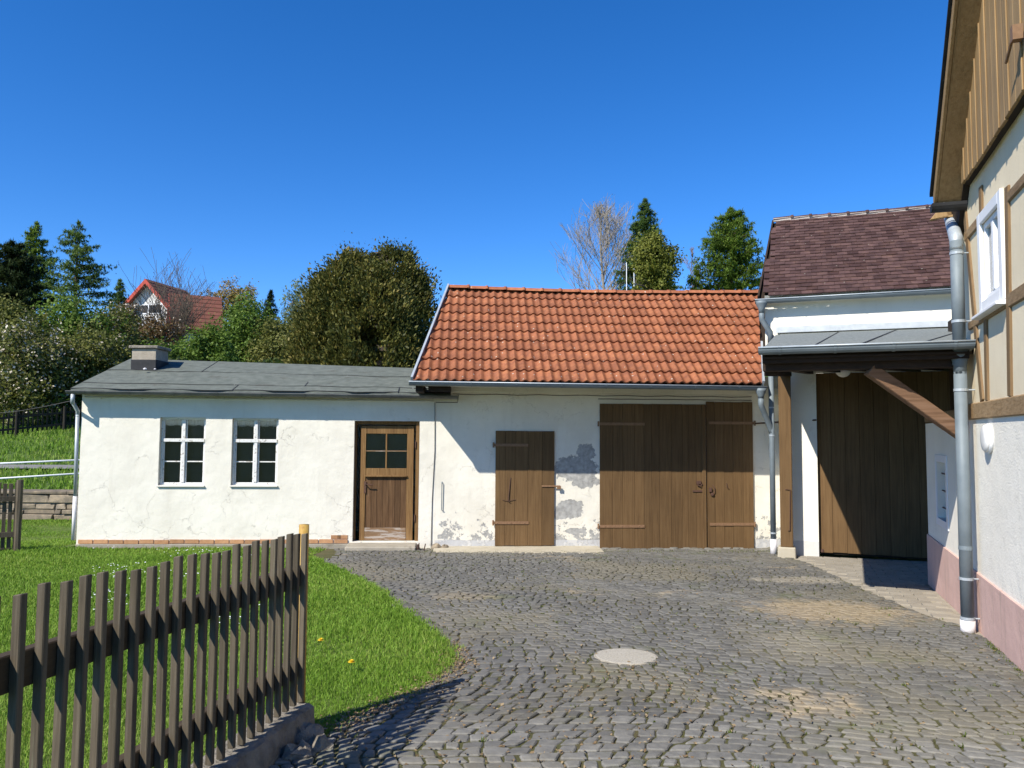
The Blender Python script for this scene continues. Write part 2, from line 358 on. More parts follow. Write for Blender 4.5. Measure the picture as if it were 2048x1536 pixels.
M['cobble'] = mk('basalt_cobble', [(0.108, 0.106, 0.097), (0.185, 0.178, 0.158)], 22, detail=10, rough=0.70, spec=0.35, bump=0.4, bscale=110, bdist=0.005, objrand=0.22, island=0.22,
                 dirt=[((0.17, 0.15, 0.10), 0.5, 0.46, 0.16, 0.55), ((0.34, 0.27, 0.17), 0.8, 0.60, 0.12, 0.75), ((0.095, 0.105, 0.045), 1.6, 0.57, 0.12, 0.5)], patches=SAND, roughvar=0.3)
M['joint'] = mk('joint_soil', [(0.050, 0.040, 0.022), (0.075, 0.075, 0.026), (0.105, 0.080, 0.045)], 2.0, detail=10, rough=1.0, bump=0.8, bscale=120, dirt=((0.20, 0.155, 0.09), 1.0, 0.60, 0.12, 0.7), patches=SAND)
M['soil'] = mk('lawn_soil', [(0.07, 0.105, 0.016), (0.11, 0.15, 0.028)], 4, rough=1.0, bump=0.6, bscale=40)
M['bank'] = mk('grass_bank', [(0.045, 0.085, 0.014), (0.085, 0.135, 0.028)], 1.2, rough=1.0, bump=0.6, bscale=10, bdist=0.05)
M['asphalt'] = mk('asphalt', [(0.16, 0.155, 0.15), (0.22, 0.215, 0.21)], 5, rough=0.95, bump=0.3, bscale=120)
M['brick'] = mk('orange_brick', [(0.36, 0.18, 0.085), (0.48, 0.27, 0.14)], 14, rough=0.9, bump=0.4, bscale=80, objrand=0.16, dirt=((0.40, 0.36, 0.28), 9, 0.6, 0.1, 0.4))
M['mortar'] = mk('mortar', [(0.24, 0.22, 0.18), (0.33, 0.30, 0.25)], 20, rough=1.0, bump=0.5, bscale=90)
M['wallstone'] = mk('rubble_stone', [(0.11, 0.095, 0.075), (0.20, 0.165, 0.12), (0.34, 0.27, 0.18)], 5, rough=0.95, bump=0.8, bscale=25, objrand=0.25)
M['manhole'] = mk('manhole_concrete', [(0.30, 0.275, 0.225), (0.44, 0.41, 0.345)], 70, detail=3, rough=0.95, bump=0.6, bscale=160)
M['curtain'] = mk('dark_blind', [(0.026, 0.027, 0.030), (0.040, 0.041, 0.044)], 3, rough=0.9)
M['valance'] = mk('grey_valance', [(0.24, 0.225, 0.195), (0.32, 0.30, 0.27)], 40, rough=0.9)
M['dark'] = mk('dark_interior', [(0.012, 0.010, 0.009), (0.02, 0.017, 0.015)], 2, rough=0.95)
M['bark'] = mk('bark', [(0.055, 0.042, 0.030), (0.12, 0.095, 0.07)], 8, rough=0.95, bump=0.5, bscale=30, bdist=0.03)
M['twig'] = mk('twig_bark', [(0.10, 0.075, 0.055), (0.20, 0.155, 0.12)], 3, rough=0.9)
M['palebark'] = mk('pale_bark', [(0.17, 0.15, 0.125), (0.29, 0.26, 0.22)], 3, rough=0.9)
M['hillwall'] = mk('hill_house_wall', [(0.68, 0.68, 0.66), (0.76, 0.76, 0.74)], 1, rough=0.9)
M['redroof'] = mk('hill_red_roof', [(0.12, 0.042, 0.028), (0.20, 0.075, 0.05)], 2.2, rough=0.8, bump=0.5, bscale=6, objrand=0.1)
M['redtrim'] = mk('red_trim', [(0.36, 0.05, 0.03), (0.44, 0.07, 0.045)], 2, rough=0.6)
M['yellowpost'] = mk('yellow_painted_pipe', [(0.36, 0.215, 0.045), (0.48, 0.32, 0.085)], 16, rough=0.6, dirt=((0.22, 0.10, 0.035), 10, 0.55, 0.1, 0.8))
M['black'] = mk('black_bitumen', [(0.012, 0.012, 0.013), (0.035, 0.035, 0.036)], 8, rough=0.6, dirt=((0.30, 0.30, 0.30), 9, 0.62, 0.06, 0.8))
M['cable'] = mk('cable', [(0.06, 0.055, 0.05), (0.10, 0.09, 0.08)], 5, rough=0.7)
M['conduit'] = mk('painted_conduit', [(0.50, 0.48, 0.42), (0.60, 0.58, 0.52)], 5, rough=0.7)

def glassmat():
    mt, nt, b = newmat('window_glass'); N = NT(nt)
    gl = N.n('ShaderNodeBsdfGlossy', i_Roughness=0.03); tr = N.n('ShaderNodeBsdfTransparent')
    fr = N.n('ShaderNodeFresnel', i_IOR=1.5)
    N.link(N.n('ShaderNodeMixShader', i_0=fr.outputs[0], i_1=tr.outputs[0], i_2=gl.outputs[0]).outputs[0], nt.nodes['Material Output'].inputs[0])
    return mt
M['glass'] = glassmat()

def tilemat(name, cols, lich, objrand, scale=9):
    mt, nt, b = newmat(name); N = NT(nt); P = N.pos()
    c = N.ramp(N.noise(P, scale, 8, 0.6), spread(cols))
    r = N.n('ShaderNodeObjectInfo').outputs['Random']; ri = N.n('ShaderNodeNewGeometry').outputs['Random Per Island']
    rr = N.math('FRACT', N.math('ADD', N.math('MULTIPLY', r, 7.3), N.math('MULTIPLY', ri, 3.1)))
    c = N.mix(1.0, c, N.ramp(rr, [(0, tuple(1-objrand*x for x in (0.8, 1.0, 1.1))), (0.5, (1, 1, 1)), (1, tuple(1+objrand*x for x in (0.9, 1.0, 1.0)))]), 'MULTIPLY')
    g = N.sstep(N.noise(P, 3.2, 8, 0.7), 0.50, 0.70); c = N.mix(N.math('MULTIPLY', g, 0.45), c, tuple(x*0.55 for x in cols[0]))
    vo = N.n('ShaderNodeTexVoronoi', i_Vector=P, i_Scale=11.0)
    near = N.math('LESS_THAN', N.math('ADD', vo.outputs['Distance'], N.math('MULTIPLY', N.noise(P, 60, 3), 0.35)), lich[1])
    pick = N.math('LESS_THAN', N.n('ShaderNodeSeparateColor', i_0=vo.outputs['Color']).outputs[0], lich[2])
    c = N.mix(N.math('MULTIPLY', near, pick), c, lich[0])
    fine = N.math('MULTIPLY', N.sstep(N.noise(P, 95, 3, 0.6), 0.66, 0.72), 0.6); c = N.mix(fine, c, lich[0])
    N.link(c, b.inputs['Base Color']); b.inputs['Roughness'].default_value = 0.75; b.inputs['Specular IOR Level'].default_value = 0.3
    N.link(N.bump(N.noise(P, 70, 6, 0.65), 0.25, 0.006), b.inputs['Normal'])
    return mt
M['terracotta'] = tilemat('orange_concrete_tile', [(0.170, 0.060, 0.030), (0.265, 0.090, 0.039), (0.335, 0.130, 0.052)], ((0.46, 0.40, 0.33), 0.33, 0.20), 0.17)
M['plaintile'] = tilemat('dark_plain_tile', [(0.045, 0.024, 0.022), (0.068, 0.036, 0.032), (0.105, 0.058, 0.045)], ((0.24, 0.22, 0.18), 0.30, 0.12), 0.42, 6)

# ================================================================== SETTING: ground, lawn, cobbles, road
ANG = D2R(3.5)
FA = Frame((0, 13.5), (math.cos(ANG), math.sin(ANG)), (math.sin(ANG), -math.cos(ANG)))       # shed and barn front
HO = Frame((3.69, 5.55), (0.349, 0.937), (-0.937, 0.349))                                     # wall of the timber house, u runs away
GA = Frame((5.05, 12.6), (0.937, -0.349), (-0.349, -0.937))                                   # gate wall under the canopy

def ground_sheet():
    xs = sorted(set([-900, -400, -200, -120, -80] + list(range(-60, 61, 3)) + [80, 120, 200, 400, 900]))
    ys = sorted(set([-60, -40, -20, -8] + [i*1.0 for i in range(-4, 17)] + [17, 18.05, 18.5, 19, 20, 21, 22, 22.8, 23.6, 25, 27, 30, 33, 36, 40, 46, 52, 60, 70, 80, 100, 120, 160, 220, 300, 500, 900, 1500]))
    mb = MB(); n = len(xs)
    for y in ys:
        for x in xs: mb.v.append(Vector((x, y, gh(x, y) - 0.05)))
    for j in range(len(ys)-1):
        for i in range(n-1): mb.f.append((j*n+i, j*n+i+1, (j+1)*n+i+1, (j+1)*n+i))
    o = bpy.data.objects.new('ground', mb.mesh('ground')); COL.objects.link(o); o.data.materials.append(M['bank']); tag(o, kind='structure')
ground_sheet()

def sheet(name, poly, dz, material, step=0.5):
    """flat polygon lying on the sloping ground"""
    bm = bmesh.new(); vs = [bm.verts.new((x, y, gh(x, y)+dz)) for x, y in poly]; bm.faces.new(vs)
    bmesh.ops.triangulate(bm, faces=bm.faces[:])
    me = bpy.data.meshes.new(name); bm.to_mesh(me); bm.free(); me.materials.append(material)
    o = bpy.data.objects.new(name, me); COL.objects.link(o); tag(o, kind='structure'); return o
def G2(px, py): p = at_ground(px, py); return (p.x, p.y)

# lawn / cobble border as seen in the photograph
border = [G2(618, 1482), G2(660, 1462), G2(705, 1432), G2(760, 1408), G2(820, 1385), G2(872, 1352), G2(900, 1328), G2(906, 1312), G2(884, 1284),
          G2(845, 1250), G2(800, 1216), G2(760, 1186), G2(720, 1162), G2(680, 1142), G2(640, 1124), G2(618, 1114)]
FD = Vector((0.163, 0.986)).normalized()                                    # fence runs away along this
FE = Vector(G2(592, 1452))                                                  # its far end
def fence_xy(s, off=0.0): p = FE - FD*s + Vector((FD.y, -FD.x))*off; return (p.x, p.y)
fy = lambda x: 13.5 + math.tan(ANG)*x
lawn_poly = [fence_xy(0, 0.0)] + border + [(G2(618, 1114)[0], fy(-3.4)), (-7.55, fy(-7.55)), (-7.6, 18.0), (-16, 18.0), (-16, 2.0), fence_xy(2.6, 0.0)]
sheet('lawn', lawn_poly, -0.012, M['soil'])
pav_edge = [G2(1560, 1112), G2(1600, 1120), G2(1660, 1147), G2(1740, 1184), G2(1820, 1217), G2(1880, 1238), G2(1925, 1252)]
hx = lambda u: (HO.pt(u, 0).x, HO.pt(u, 0).y)
cob_poly = [fence_xy(2.8, 0.10), fence_xy(0, 0.10)] + border + [(FA.pt(-3.6, 0).x, FA.pt(-3.6, 0).y), (FA.pt(4.8, 0).x, FA.pt(4.8, 0).y)] + pav_edge + \
           [hx(1.15), hx(-3.5), (1.0, 1.6), (-1.3, 1.6)]
soil_poly = [fence_xy(2.8, 0.0), fence_xy(0, 0.0)] + [(x-0.06, y) for x, y in border] + cob_poly[2+len(border):]
cob = sheet('cobble_pavement', soil_poly, -0.010, M['joint'])

# ---- cobbles: jittered courses on a gently warped grid
def cobbles():
    rows = []; t = 1.2; r = 0
    while t < 15:
        h = 0.100 + 0.010*random.uniform(-1, 1) ; rows.append((t, t+h)); t += h
    def warp(s, t):
        x = s + 0.14*math.sin(1.15*t+0.5) + 0.05*math.sin(2.9*t+s)
        y = t + 0.30*math.sin(0.75*s+0.9+0.12*t) + 0.08*math.sin(1.9*s+1.3*t)
        return x, y
    stones = []
    for (t0, t1) in rows:
        s = -3.0 + random.uniform(0, 0.15); sl = random.uniform(-0.02, 0.02)
        while s < 7.5:
            L = random.choice((0.078, 0.088, 0.098, 0.108, 0.12, 0.135)) * random.uniform(0.92, 1.1)
            nsl = random.uniform(-0.016, 0.016) + 0.013*math.sin(0.8*s+1.7*t0)
            c = [(s-sl, t0), (s+L-nsl, t0), (s+L+nsl, t1), (s+sl, t1)]
            s += L; sl = nsl
            mx, my = warp(sum(q[0] for q in c)/4, sum(q[1] for q in c)/4)
            stones.append((mx, my, [warp(q[0]+random.uniform(-.009, .009), q[1]+random.uniform(-.011, .011)) for q in c]))
    xs = np.array([q[0] for q in stones]); ys = np.array([q[1] for q in stones]); ok = inside(cob_poly, xs, ys)
    stones = [q for q, k in zip(stones, ok) if k]
    def stone_mesh(q):
        cx, cy, c = q; gap = 0.0045 + random.random()*0.0045; pts = []
        for i in range(4):
            a = c[i]; b = c[(i+1) % 4]
            for f, j in ((0.10, 0.002), (0.5, 0.005), (0.90, 0.002)):
                pts.append((a[0]+(b[0]-a[0])*f+random.uniform(-j, j), a[1]+(b[1]-a[1])*f+random.uniform(-j, j)))
        hx_ = sum(abs(p[0]-cx) for p in c)/4; hy_ = sum(abs(p[1]-cy) for p in c)/4
        def ins(p, d): return cx+(p[0]-cx)*max(.2, 1-d/hx_), cy+(p[1]-cy)*max(.2, 1-d/hy_)
        zt = random.uniform(-0.004, 0.005); tx, ty = random.uniform(-.04, .04), random.uniform(-.04, .04)
        vs = []
        for d, dz in ((gap, -0.045), (gap, -0.006), (gap+0.007, 0.0005)):
            for p in pts:
                x, y = ins(p, d); vs.append((x, y, gh(x, y)+dz+zt+tx*(x-cx)+ty*(y-cy)))
        vs.append((cx, cy, gh(cx, cy)+zt+0.002))
        n = len(pts); fs = []
        for k in (0, 1):
            for i in range(n): fs.append((k*n+i, k*n+(i+1) % n, (k+1)*n+(i+1) % n, (k+1)*n+i))
        for i in range(n): fs.append((2*n+i, 2*n+(i+1) % n, 3*n))
        return vs, fs
    def onscreen(q):
        p = Vector((q[0], q[1], gh(q[0], q[1])))-EYE; z = p.dot(FWD)
        if z < 0.3: return 9e9
        X, Y = CX+FPX*p.dot(RGT)/z, CY-FPX*p.dot(UPV)/z
        return z if -10 < X < 2058 and Y < 1546 else 1e6+z
    stones.sort(key=onscreen)
    for q in stones[:300]:
        vs, fs = stone_mesh(q); o = MB().add(vs, fs); ob = o.build('cobble', M['cobble'], cob, fix=False)
    big = MB()
    for q in stones[300:]: big.add(*stone_mesh(q))
    ob = big.build('cobble_field', M['cobble'], cob, fix=False); tag(ob, kind='stuff')
    return stones
STONES = cobbles()

# ---- concrete pavers in front of the tall gate
pv_poly = [(q[0], q[1]) for q in pav_edge] + [hx(1.2), hx(4.6), (GA.pt(2.6, 0).x, GA.pt(2.6, 0).y), (GA.pt(-0.5, 0).x, GA.pt(-0.5, 0).y)]
pv = sheet('gate_paving', pv_poly, -0.012, M['concrete'])
def pavers():
    me = {}
    for k in range(5):
        mb = MB(); L, W = 0.245, 0.155; j = [random.uniform(-.002, .002) for _ in range(4)]
        mb.add([(-L/2, -W/2, -.03), (L/2, -W/2, -.03), (L/2, W/2, -.03), (-L/2, W/2, -.03), (-L/2+.005, -W/2+.005, j[0]), (L/2-.005, -W/2+.005, j[1]), (L/2-.005, W/2-.005, j[2]), (-L/2+.005, W/2-.005, j[3])],
               [(4, 5, 6, 7), (0, 1, 5, 4), (1, 2, 6, 5), (2, 3, 7, 6), (3, 0, 4, 7)])
        me[k] = mb.mesh('paver'); me[k].materials.append(M['paver'])
    e1, e2 = GA.e1, -GA.out; n = 0
    for j in range(-32, 4):
        for i in range(-12, 20):
            p = GA.o + e1*(0.25*i+(0.125 if j % 2 else 0)) + e2*(0.16*j)
            c = [(p + e1*a*0.10 + e2*b*0.07) for a in (-1, 1) for b in (-1, 1)]
            if not inside(pv_poly, np.array([q.x for q in c]), np.array([q.y for q in c])).all(): continue
            if HO.out.dot(p-HO.o) < 0.1 and HO.e1.dot(p-HO.o) < 4.4: continue
            mt = Matrix((( e1.x, e2.x, 0, p.x), (e1.y, e2.y, 0, p.y), (0, -SLOPE, 1, gh(p.x, p.y)+0.003), (0, 0, 0, 1)))
            inst('paver', me[random.randrange(5)], pv, mt); n += 1
pavers()

# ---- worn sand and gravel strip between cobbles and barn, kerb of concrete
SD_Z = FA.v(1050, 1091)
cu0, cu1 = FA.u(868, 1100), FA.u(1197, 1100)
kb = MB(); zc = FA.v(1000, 1098)
kz = SD_Z-.006
kb.hexa([FA.pt(cu0, -0.8, 0.62), FA.pt(cu1, -0.8, 0.80), FA.pt(cu1, -0.8, -0.1), FA.pt(cu0, -0.8, -0.1),
         FA.pt(cu0, kz-.012, 0.60), FA.pt(cu1, kz-.016, 0.78), FA.pt(cu1, kz, -0.1), FA.pt(cu0, kz, -0.1)])
o = kb.build('concrete_kerb', M['palecrete'], bevel=0.015); tag(o, 'pale worn concrete apron along the foot of the wall by the small plank door', 'kerb', kind='structure')
rb = MB(); r0, r1 = FA.u(1200, 1100), FA.u(1556, 1100)
for i in range(44):      # rough stone setts ramping up to the gate
    u = r0 + (r1-r0)*random.random(); w = random.uniform(0.06, 0.42); a = random.uniform(0.05, 0.12); b_ = random.uniform(0.03, 0.07)
    p = FA.pt(u, 0, w); z = gh(p.x, p.y)
    ang = random.uniform(0, 3.14); pts = [(p.x+math.cos(ang+k*1.047)*a*random.uniform(.75, 1.1), p.y+math.sin(ang+k*1.047)*b_*1.6*random.uniform(.75, 1.1), z-0.04) for k in range(6)]
    rb = MB().poly(pts, (0, 0, 0.040+0.012*(1-w/0.42)+random.uniform(0, .008)))
    ob = rb.build('sett', M['cobble'], cob, bevel=0.008)
ss = MB().hexa([FA.pt(FA.u(1290, 1108), -0.8, 0.36), FA.pt(FA.u(1345, 1108), -0.8, 0.36), FA.pt(FA.u(1345, 1108), -0.8, 0.0), FA.pt(FA.u(1290, 1108), -0.8, 0.0),
          FA.pt(FA.u(1290, 1108), zc-0.06, 0.34), FA.pt(FA.u(1345, 1108), zc-0.06, 0.33), FA.pt(FA.u(1345, 1108), zc-0.03, 0.0), FA.pt(FA.u(1290, 1108), zc-0.03, 0.0)])
tag(ss.build('stone_slab', M['sandstone'], bevel=0.02), 'flat yellowish sandstone slab set below the double barn gate', 'slab', kind='structure')

# ---- manhole cover
mc = Vector(at_ground(1252, 1313)); mr = root('manhole_cover', 'round pale concrete manhole cover set flush among the dark cobbles', 'manhole cover', (mc.x, mc.y, gh(0, mc.y)-0.03))
MB().lathe((mc.x, mc.y, gh(0, mc.y)-0.03), (0, SLOPE, 1), [(0.248, 0), (0.248, 0.030), (0.243, 0.034), (0.215, 0.034)], 40).build('rim', M['concrete'], mr)
mbl = MB().lathe((mc.x, mc.y, gh(0, mc.y)-0.03), (0, SLOPE, 1), [(0.236, 0.02), (0.236, 0.033), (0.226, 0.037), (0.10, 0.039), (0.0, 0.040)], 40); mbl.build('lid', M['manhole'], mr)

# ================================================================== SHED (low white outbuilding with felt roof)
BZ = -0.62                                                   # foot of the walls, just below ground
su0, su1 = FA.u(158, 950), FA.u(871, 950)
shed = root('white_shed', 'low whitewashed shed with flat grey felt roof, two small windows and a brown door', 'shed', FA.pt((su0+su1)/2, BZ, -1.5))
PL_SH = plaster('shed_whitewash', (0.76, 0.725, 0.63), (0.66, 0.625, 0.535), crack=0.38, base_z=-0.45, peel=-0.6, streak=0.16, grain=0.5, bare=(0.62, 0.58, 0.50))
def wall_holes(fr, u0, u1, v0, v1, holes, depth, back, mb=None):
    """front sheet with rectangular openings and their reveals, plus sides, top"""
    mb = mb or MB(); us = sorted({u0, u1, *[h[0] for h in holes], *[h[1] for h in holes]}); vs = sorted({v0, v1, *[h[2] for h in holes], *[h[3] for h in holes]})
    for i in range(len(us)-1):
        for j in range(len(vs)-1):
            cu, cv = (us[i]+us[i+1])/2, (vs[j]+vs[j+1])/2
            if any(h[0] < cu < h[1] and h[2] < cv < h[3] for h in holes): continue
            mb.quad(fr.pt(us[i], vs[j]), fr.pt(us[i+1], vs[j]), fr.pt(us[i+1], vs[j+1]), fr.pt(us[i], vs[j+1]))
    for a, b, c, d in holes:
        P = fr.pt; k = -depth
        mb.quad(P(a, c), P(a, d), P(a, d, k), P(a, c, k)); mb.quad(P(b, c, k), P(b, d, k), P(b, d), P(b, c))
        mb.quad(P(a, d), P(b, d), P(b, d, k), P(a, d, k)); mb.quad(P(a, c, k), P(b, c, k), P(b, c), P(a, c))
    P = fr.pt
    if back:
        mb.quad(P(u0, v0, -back), P(u0, v0), P(u0, v1), P(u0, v1, -back)); mb.quad(P(u1, v0), P(u1, v0, -back), P(u1, v1, -back), P(u1, v1))
        mb.quad(P(u1, v0, -back), P(u0, v0, -back), P(u0, v1, -back), P(u1, v1, -back))
    return mb
W1 = (FA.u(318, 900), FA.u(410, 900), FA.v(364, 971), FA.v(364, 835))
W2 = (FA.u(463, 900), FA.u(556, 900), FA.v(510, 971), FA.v(510, 837))
DR = (FA.u(707, 950), FA.u(838, 950), FA.v(770, 1083), FA.v(770, 842))
brick_top = FA.v(430, 1079)
shed_top = FA.v(500, 792)
wall_holes(FA, su0, su1, BZ, shed_top, [W1, W2, DR], 0.16, 3.4).build('wall', PL_SH, shed, fix=False)
# brick course showing at the foot
bl = MB()
u = su0+0.04
bme = []
for k in range(4):
    L = 0.235; mb = MB(); h = 0.066
    mb.add([(0, 0, 0), (L, 0, 0), (L, -.02, 0), (0, -.02, 0), (0.004, 0, h), (L-.004, 0, h), (L-.004, -.018, h), (0.004, -.018, h)], [(4, 5, 6, 7), (0, 1, 5, 4), (1, 2, 6, 5), (2, 3, 7, 6), (3, 0, 4, 7)])
    bme.append(mb.mesh('brick')); bme[-1].materials.append(M['brick'])
fm = lambda p: Matrix(((FA.e1.x, -FA.out.x, 0, p.x), (FA.e1.y, -FA.out.y, 0, p.y), (0, 0, 1, p.z), (0, 0, 0, 1)))
while u < FA.u(690, 1085):
    inst('brick', bme[random.randrange(4)], shed, fm(FA.pt(u, brick_top-0.066+random.uniform(-.004, .004), 0.004+random.uniform(0, .006)))); u += 0.249
MB().box(FA, su0, DR[0]-.02, BZ, brick_top-.072, -.02, .03).build('footing', M['concrete'], shed, bevel=.01)
for px, row in ((684, 1), (671, 1), (690, 2)):      # a few more bricks laid bare beside the door
    mb = MB(); a = FA.u(px-9, 1075); b_ = min(FA.u(px+12, 1075), DR[0]-0.012)
    mb.box(FA, a, b_-0.006*row, brick_top+0.010+(row-1)*0.07, brick_top+0.004+row*0.066, 0.0, 0.006+0.004*row)
    if row == 1: mb.build('brick', M['brick'], shed)
# windows
def shed_window(W):
    a, b, c, d = W
    w = -0.125; fr_ = MB(); t = 0.036; dep = 0.055
    def bx(u0, u1, v0, v1, w0=w, w1=w+dep): fr_.box(FA, u0, u1, v0, v1, w0, w1)
    bx(a+.002, a+t, c+.002, d-.002); bx(b-t, b-.002, c+.002, d-.002); bx(a+t, b-t, d-t, d-.002); bx(a+t, b-t, c+.002, c+t+0.01)
    m_ = (a+b)/2; tr = c+(d-c)*0.665
    fo = fr_.build('window', M['white_paint'], shed, bevel=0.004)
    def sub(name, u0, u1, v0, v1, w0, w1, mt=M['white_paint']): return MB().box(FA, u0, u1, v0, v1, w0, w1).build(name, mt, fo, bevel=0.003)
    sub('transom', a+t, b-t, tr-0.028, tr+0.028, w+0.003, w+dep+0.020)
    sub('mullion', m_-0.026, m_+0.026, c+t+.012, tr-0.029, w+0.002, w+dep+0.014)
    sub('mullion', m_-0.026, m_+0.026, tr+0.029, d-t-.001, w+0.002, w+dep+0.010)
    lo0, lo1 = c+t+0.012, tr-0.030; hi0, hi1 = tr+0.030, d-t-.002; mid = (lo0+lo1)/2 + 0.01
    for x0, x1 in ((a+t+.001, m_-0.031), (m_+0.031, b-t-.001)):
        for y0, y1 in ((lo0, mid-0.011), (mid+0.011, lo1)):
            MB().box(FA, x0+.022, x1-.022, y0, y1, w+0.020, w+0.024).build('pane', M['glass'], fo)
        sub('glazing_bar', x0+.023, x1-.023, mid-0.010, mid+0.010, w+0.012, w+0.034)
        sub('sash_stile', x0, x0+0.021, lo0, lo1, w+0.010, w+0.040); sub('sash_stile', x1-0.021, x1, lo0, lo1, w+0.010, w+0.040)
        sub('sash_stile', x0, x0+0.018, hi0, hi1, w+0.010, w+0.040); sub('sash_stile', x1-0.018, x1, hi0, hi1, w+0.010, w+0.040)
        MB().box(FA, x0+.019, x1-.019, hi0, hi1, w+0.020, w+0.024).build('pane', M['glass'], fo)
    # blind and scalloped valance inside
    MB().box(FA, a+.01, b-.01, c+.01, d-.01, w-0.09, w-0.08).build('blind', M['curtain'], fo)
    va = MB(); n = 28; top = d-t
    for i in range(n):
        u0, u1 = a+.03+(b-a-.06)*i/n, a+.03+(b-a-.06)*(i+1)/n
        z0 = top-0.085-0.02*abs(math.sin(i*0.42)); z1 = top-0.085-0.02*abs(math.sin((i+1)*0.42))
        w0 = w-0.03+0.008*math.sin(i*1.3); w1 = w-0.03+0.008*math.sin((i+1)*1.3)
        va.quad(FA.pt(u0, z0, w0), FA.pt(u1, z1, w1), FA.pt(u1, top, w1), FA.pt(u0, top, w0))
    va.build('valance', M['valance'], fo)
    MB().hexa([FA.pt(a-.012, c-.022, 0.035), FA.pt(b+.012, c-.022, 0.035), FA.pt(b+.012, c-.022, -0.10), FA.pt(a-.012, c-.022, -0.10),
               FA.pt(a-.012, c-.004, 0.032), FA.pt(b+.012, c-.004, 0.032), FA.pt(b+.012, c+.016, -0.10), FA.pt(a-.012, c+.016, -0.10)]).build('sill', M['conduit'], fo, bevel=0.003)
shed_window(W1); shed_window(W2)

# door: timber frame, leaf with four panes, weatherboard and tongue-and-groove panel
def shed_door():
    a, b, c, d = DR; w = -0.14
    fo = MB(); t = 0.055
    fo.box(FA, a+.002, a+0.035, c, d-.002, w, w+0.05); fo.box(FA, b-t-0.01, b-.002, c, d-.002, w, w+0.085); fo.box(FA, a+0.036, b-t-.011, d-0.06, d-.002, w, w+0.05)
    dr = fo.build('door', M['doorwood'], shed, bevel=0.004)
    def sub(name, mt, u0, u1, v0, v1, w0, w1, bev=0.004): return MB().box(FA, u0, u1, v0, v1, w0, w1).build(name, mt, dr, bevel=bev)
    L0, L1 = FA.u(721, 960, w), FA.u(827, 960, w); T, B = FA.v(772, 852, w), FA.v(772, 1080, w)
    g0, g1 = FA.u(733, 900, w), FA.u(814, 900, w); gt, gb = FA.v(772, 868, w), FA.v(772, 936, w)
    wf = w+0.045
    sub('stile', M['doorwood'], L0, g0-.004, B, T, w+.004, wf); sub('stile', M['doorwood'], g1+.004, L1, B, T, w+.004, wf)
    sub('top_rail', M['doorwood'], g0-.003, g1+.003, gt+.004, T, w+.004, wf-.002)
    lr0, lr1 = FA.v(772, 953, w), gb-.004
    sub('lock_rail', M['doorwood'], g0-.003, g1+.003, lr0, lr1, w+.004, wf-.002)
    sub('weatherboard', M['doorwood'], g0-.012, g1+.012, lr0-.004, lr0+0.022, wf-.001, wf+0.030)
    k0 = FA.v(772, 1055, w)
    sub('kickboard', M['kickboard'], g0-.003, g1+.003, B, k0, w+.004, wf+.004)
    n = 7
    for i in range(n):
        x0 = g0-.003+(g1-g0+.006)*i/n; x1 = g0-.003+(g1-g0+.006)*(i+1)/n
        sub('board', M['doorpanel'], x0+.001, x1-.001, k0+.001, lr0-.001, w+.004, wf-.016, 0.003)
    mu, mv = (g0+g1)/2-0.004, (gt+gb)/2
    sub('glazing_bar', M['doorwood'], mu-.012, mu+.012, gb-.003, gt+.003, w+.012, wf-.004, 0.002)
    for x0, x1 in ((g0, mu-.013), (mu+.013, g1)):
        sub('glazing_bar', M['kickboard'], x0, x1, mv-.009, mv+.009, w+.012, wf-.005, 0.002)
        for y0, y1 in ((gb, mv-.01), (mv+.01, gt)): sub('pane', M['glass'], x0, x1, y0, y1, w+.018, w+.022, 0)
    sub('blind', M['curtain'], g0-.02, g1+.02, gb-.02, gt+.02, w-.03, w-.02, 0)
    hu, hv = FA.uv(733, 968, wf); h = MB(); h.tube([FA.pt(hu-.02, hv, wf), FA.pt(hu-.02, hv, wf+.05), FA.pt(hu+.03, hv-.004, wf+.055), FA.pt(hu+.11, hv-.012, wf+.05)], 0.010, 8)
    h.box(FA, hu-.04, hu-.005, hv-.16, hv+.05, wf-.001, wf+.004); h.build('handle', M['iron'], dr, bevel=0.001)
    for py in (890, 1037):
        z = FA.v(832, py); MB().tube([FA.pt(b-t-.012, z-.06, w+.095), FA.pt(b-t-.012, z+.06, w+.095)], 0.011, 8).build('hinge', M['iron'], dr)
shed_door()
# doorstep and the bits beside it
st = root('doorstep', 'worn concrete doorstep below the glazed brown shed door', 'step', FA.pt(FA.u(765, 1090), -0.7, 0.2))
s0, s1 = FA.u(690, 1095, 0.3), FA.u(832, 1095, 0.3); sz = FA.v(770, 1083)-0.01
MB().hexa([FA.pt(s0-.02, -0.8, .36), FA.pt(s1, -0.8, .36), FA.pt(s1, -0.8, -.15), FA.pt(s0-.02, -0.8, -.15), FA.pt(s0, sz-.03, .34), FA.pt(s1, sz-.035, .34), FA.pt(s1, sz, -.15), FA.pt(s0, sz, -.15)]).build('tread', M['concrete'], st, bevel=0.02)
sc_ = MB(); bu = s1+0.02
sc_.poly([FA.pt(bu, -0.72, 0.30), FA.pt(bu+.02, -0.72, 0.06), FA.pt(bu+.015, sz+.0, 0.10), FA.pt(bu, sz-.02, 0.28)], FA.e1*0.012)
sc_.tube([FA.pt(bu+.07, -0.70, .36), FA.pt(bu+.14, sz+.02, .34)], 0.010, 6)
tag(sc_.build('boot_scraper', M['iron']), 'rusty iron plate and rod of a boot scraper beside the doorstep', 'boot scraper')
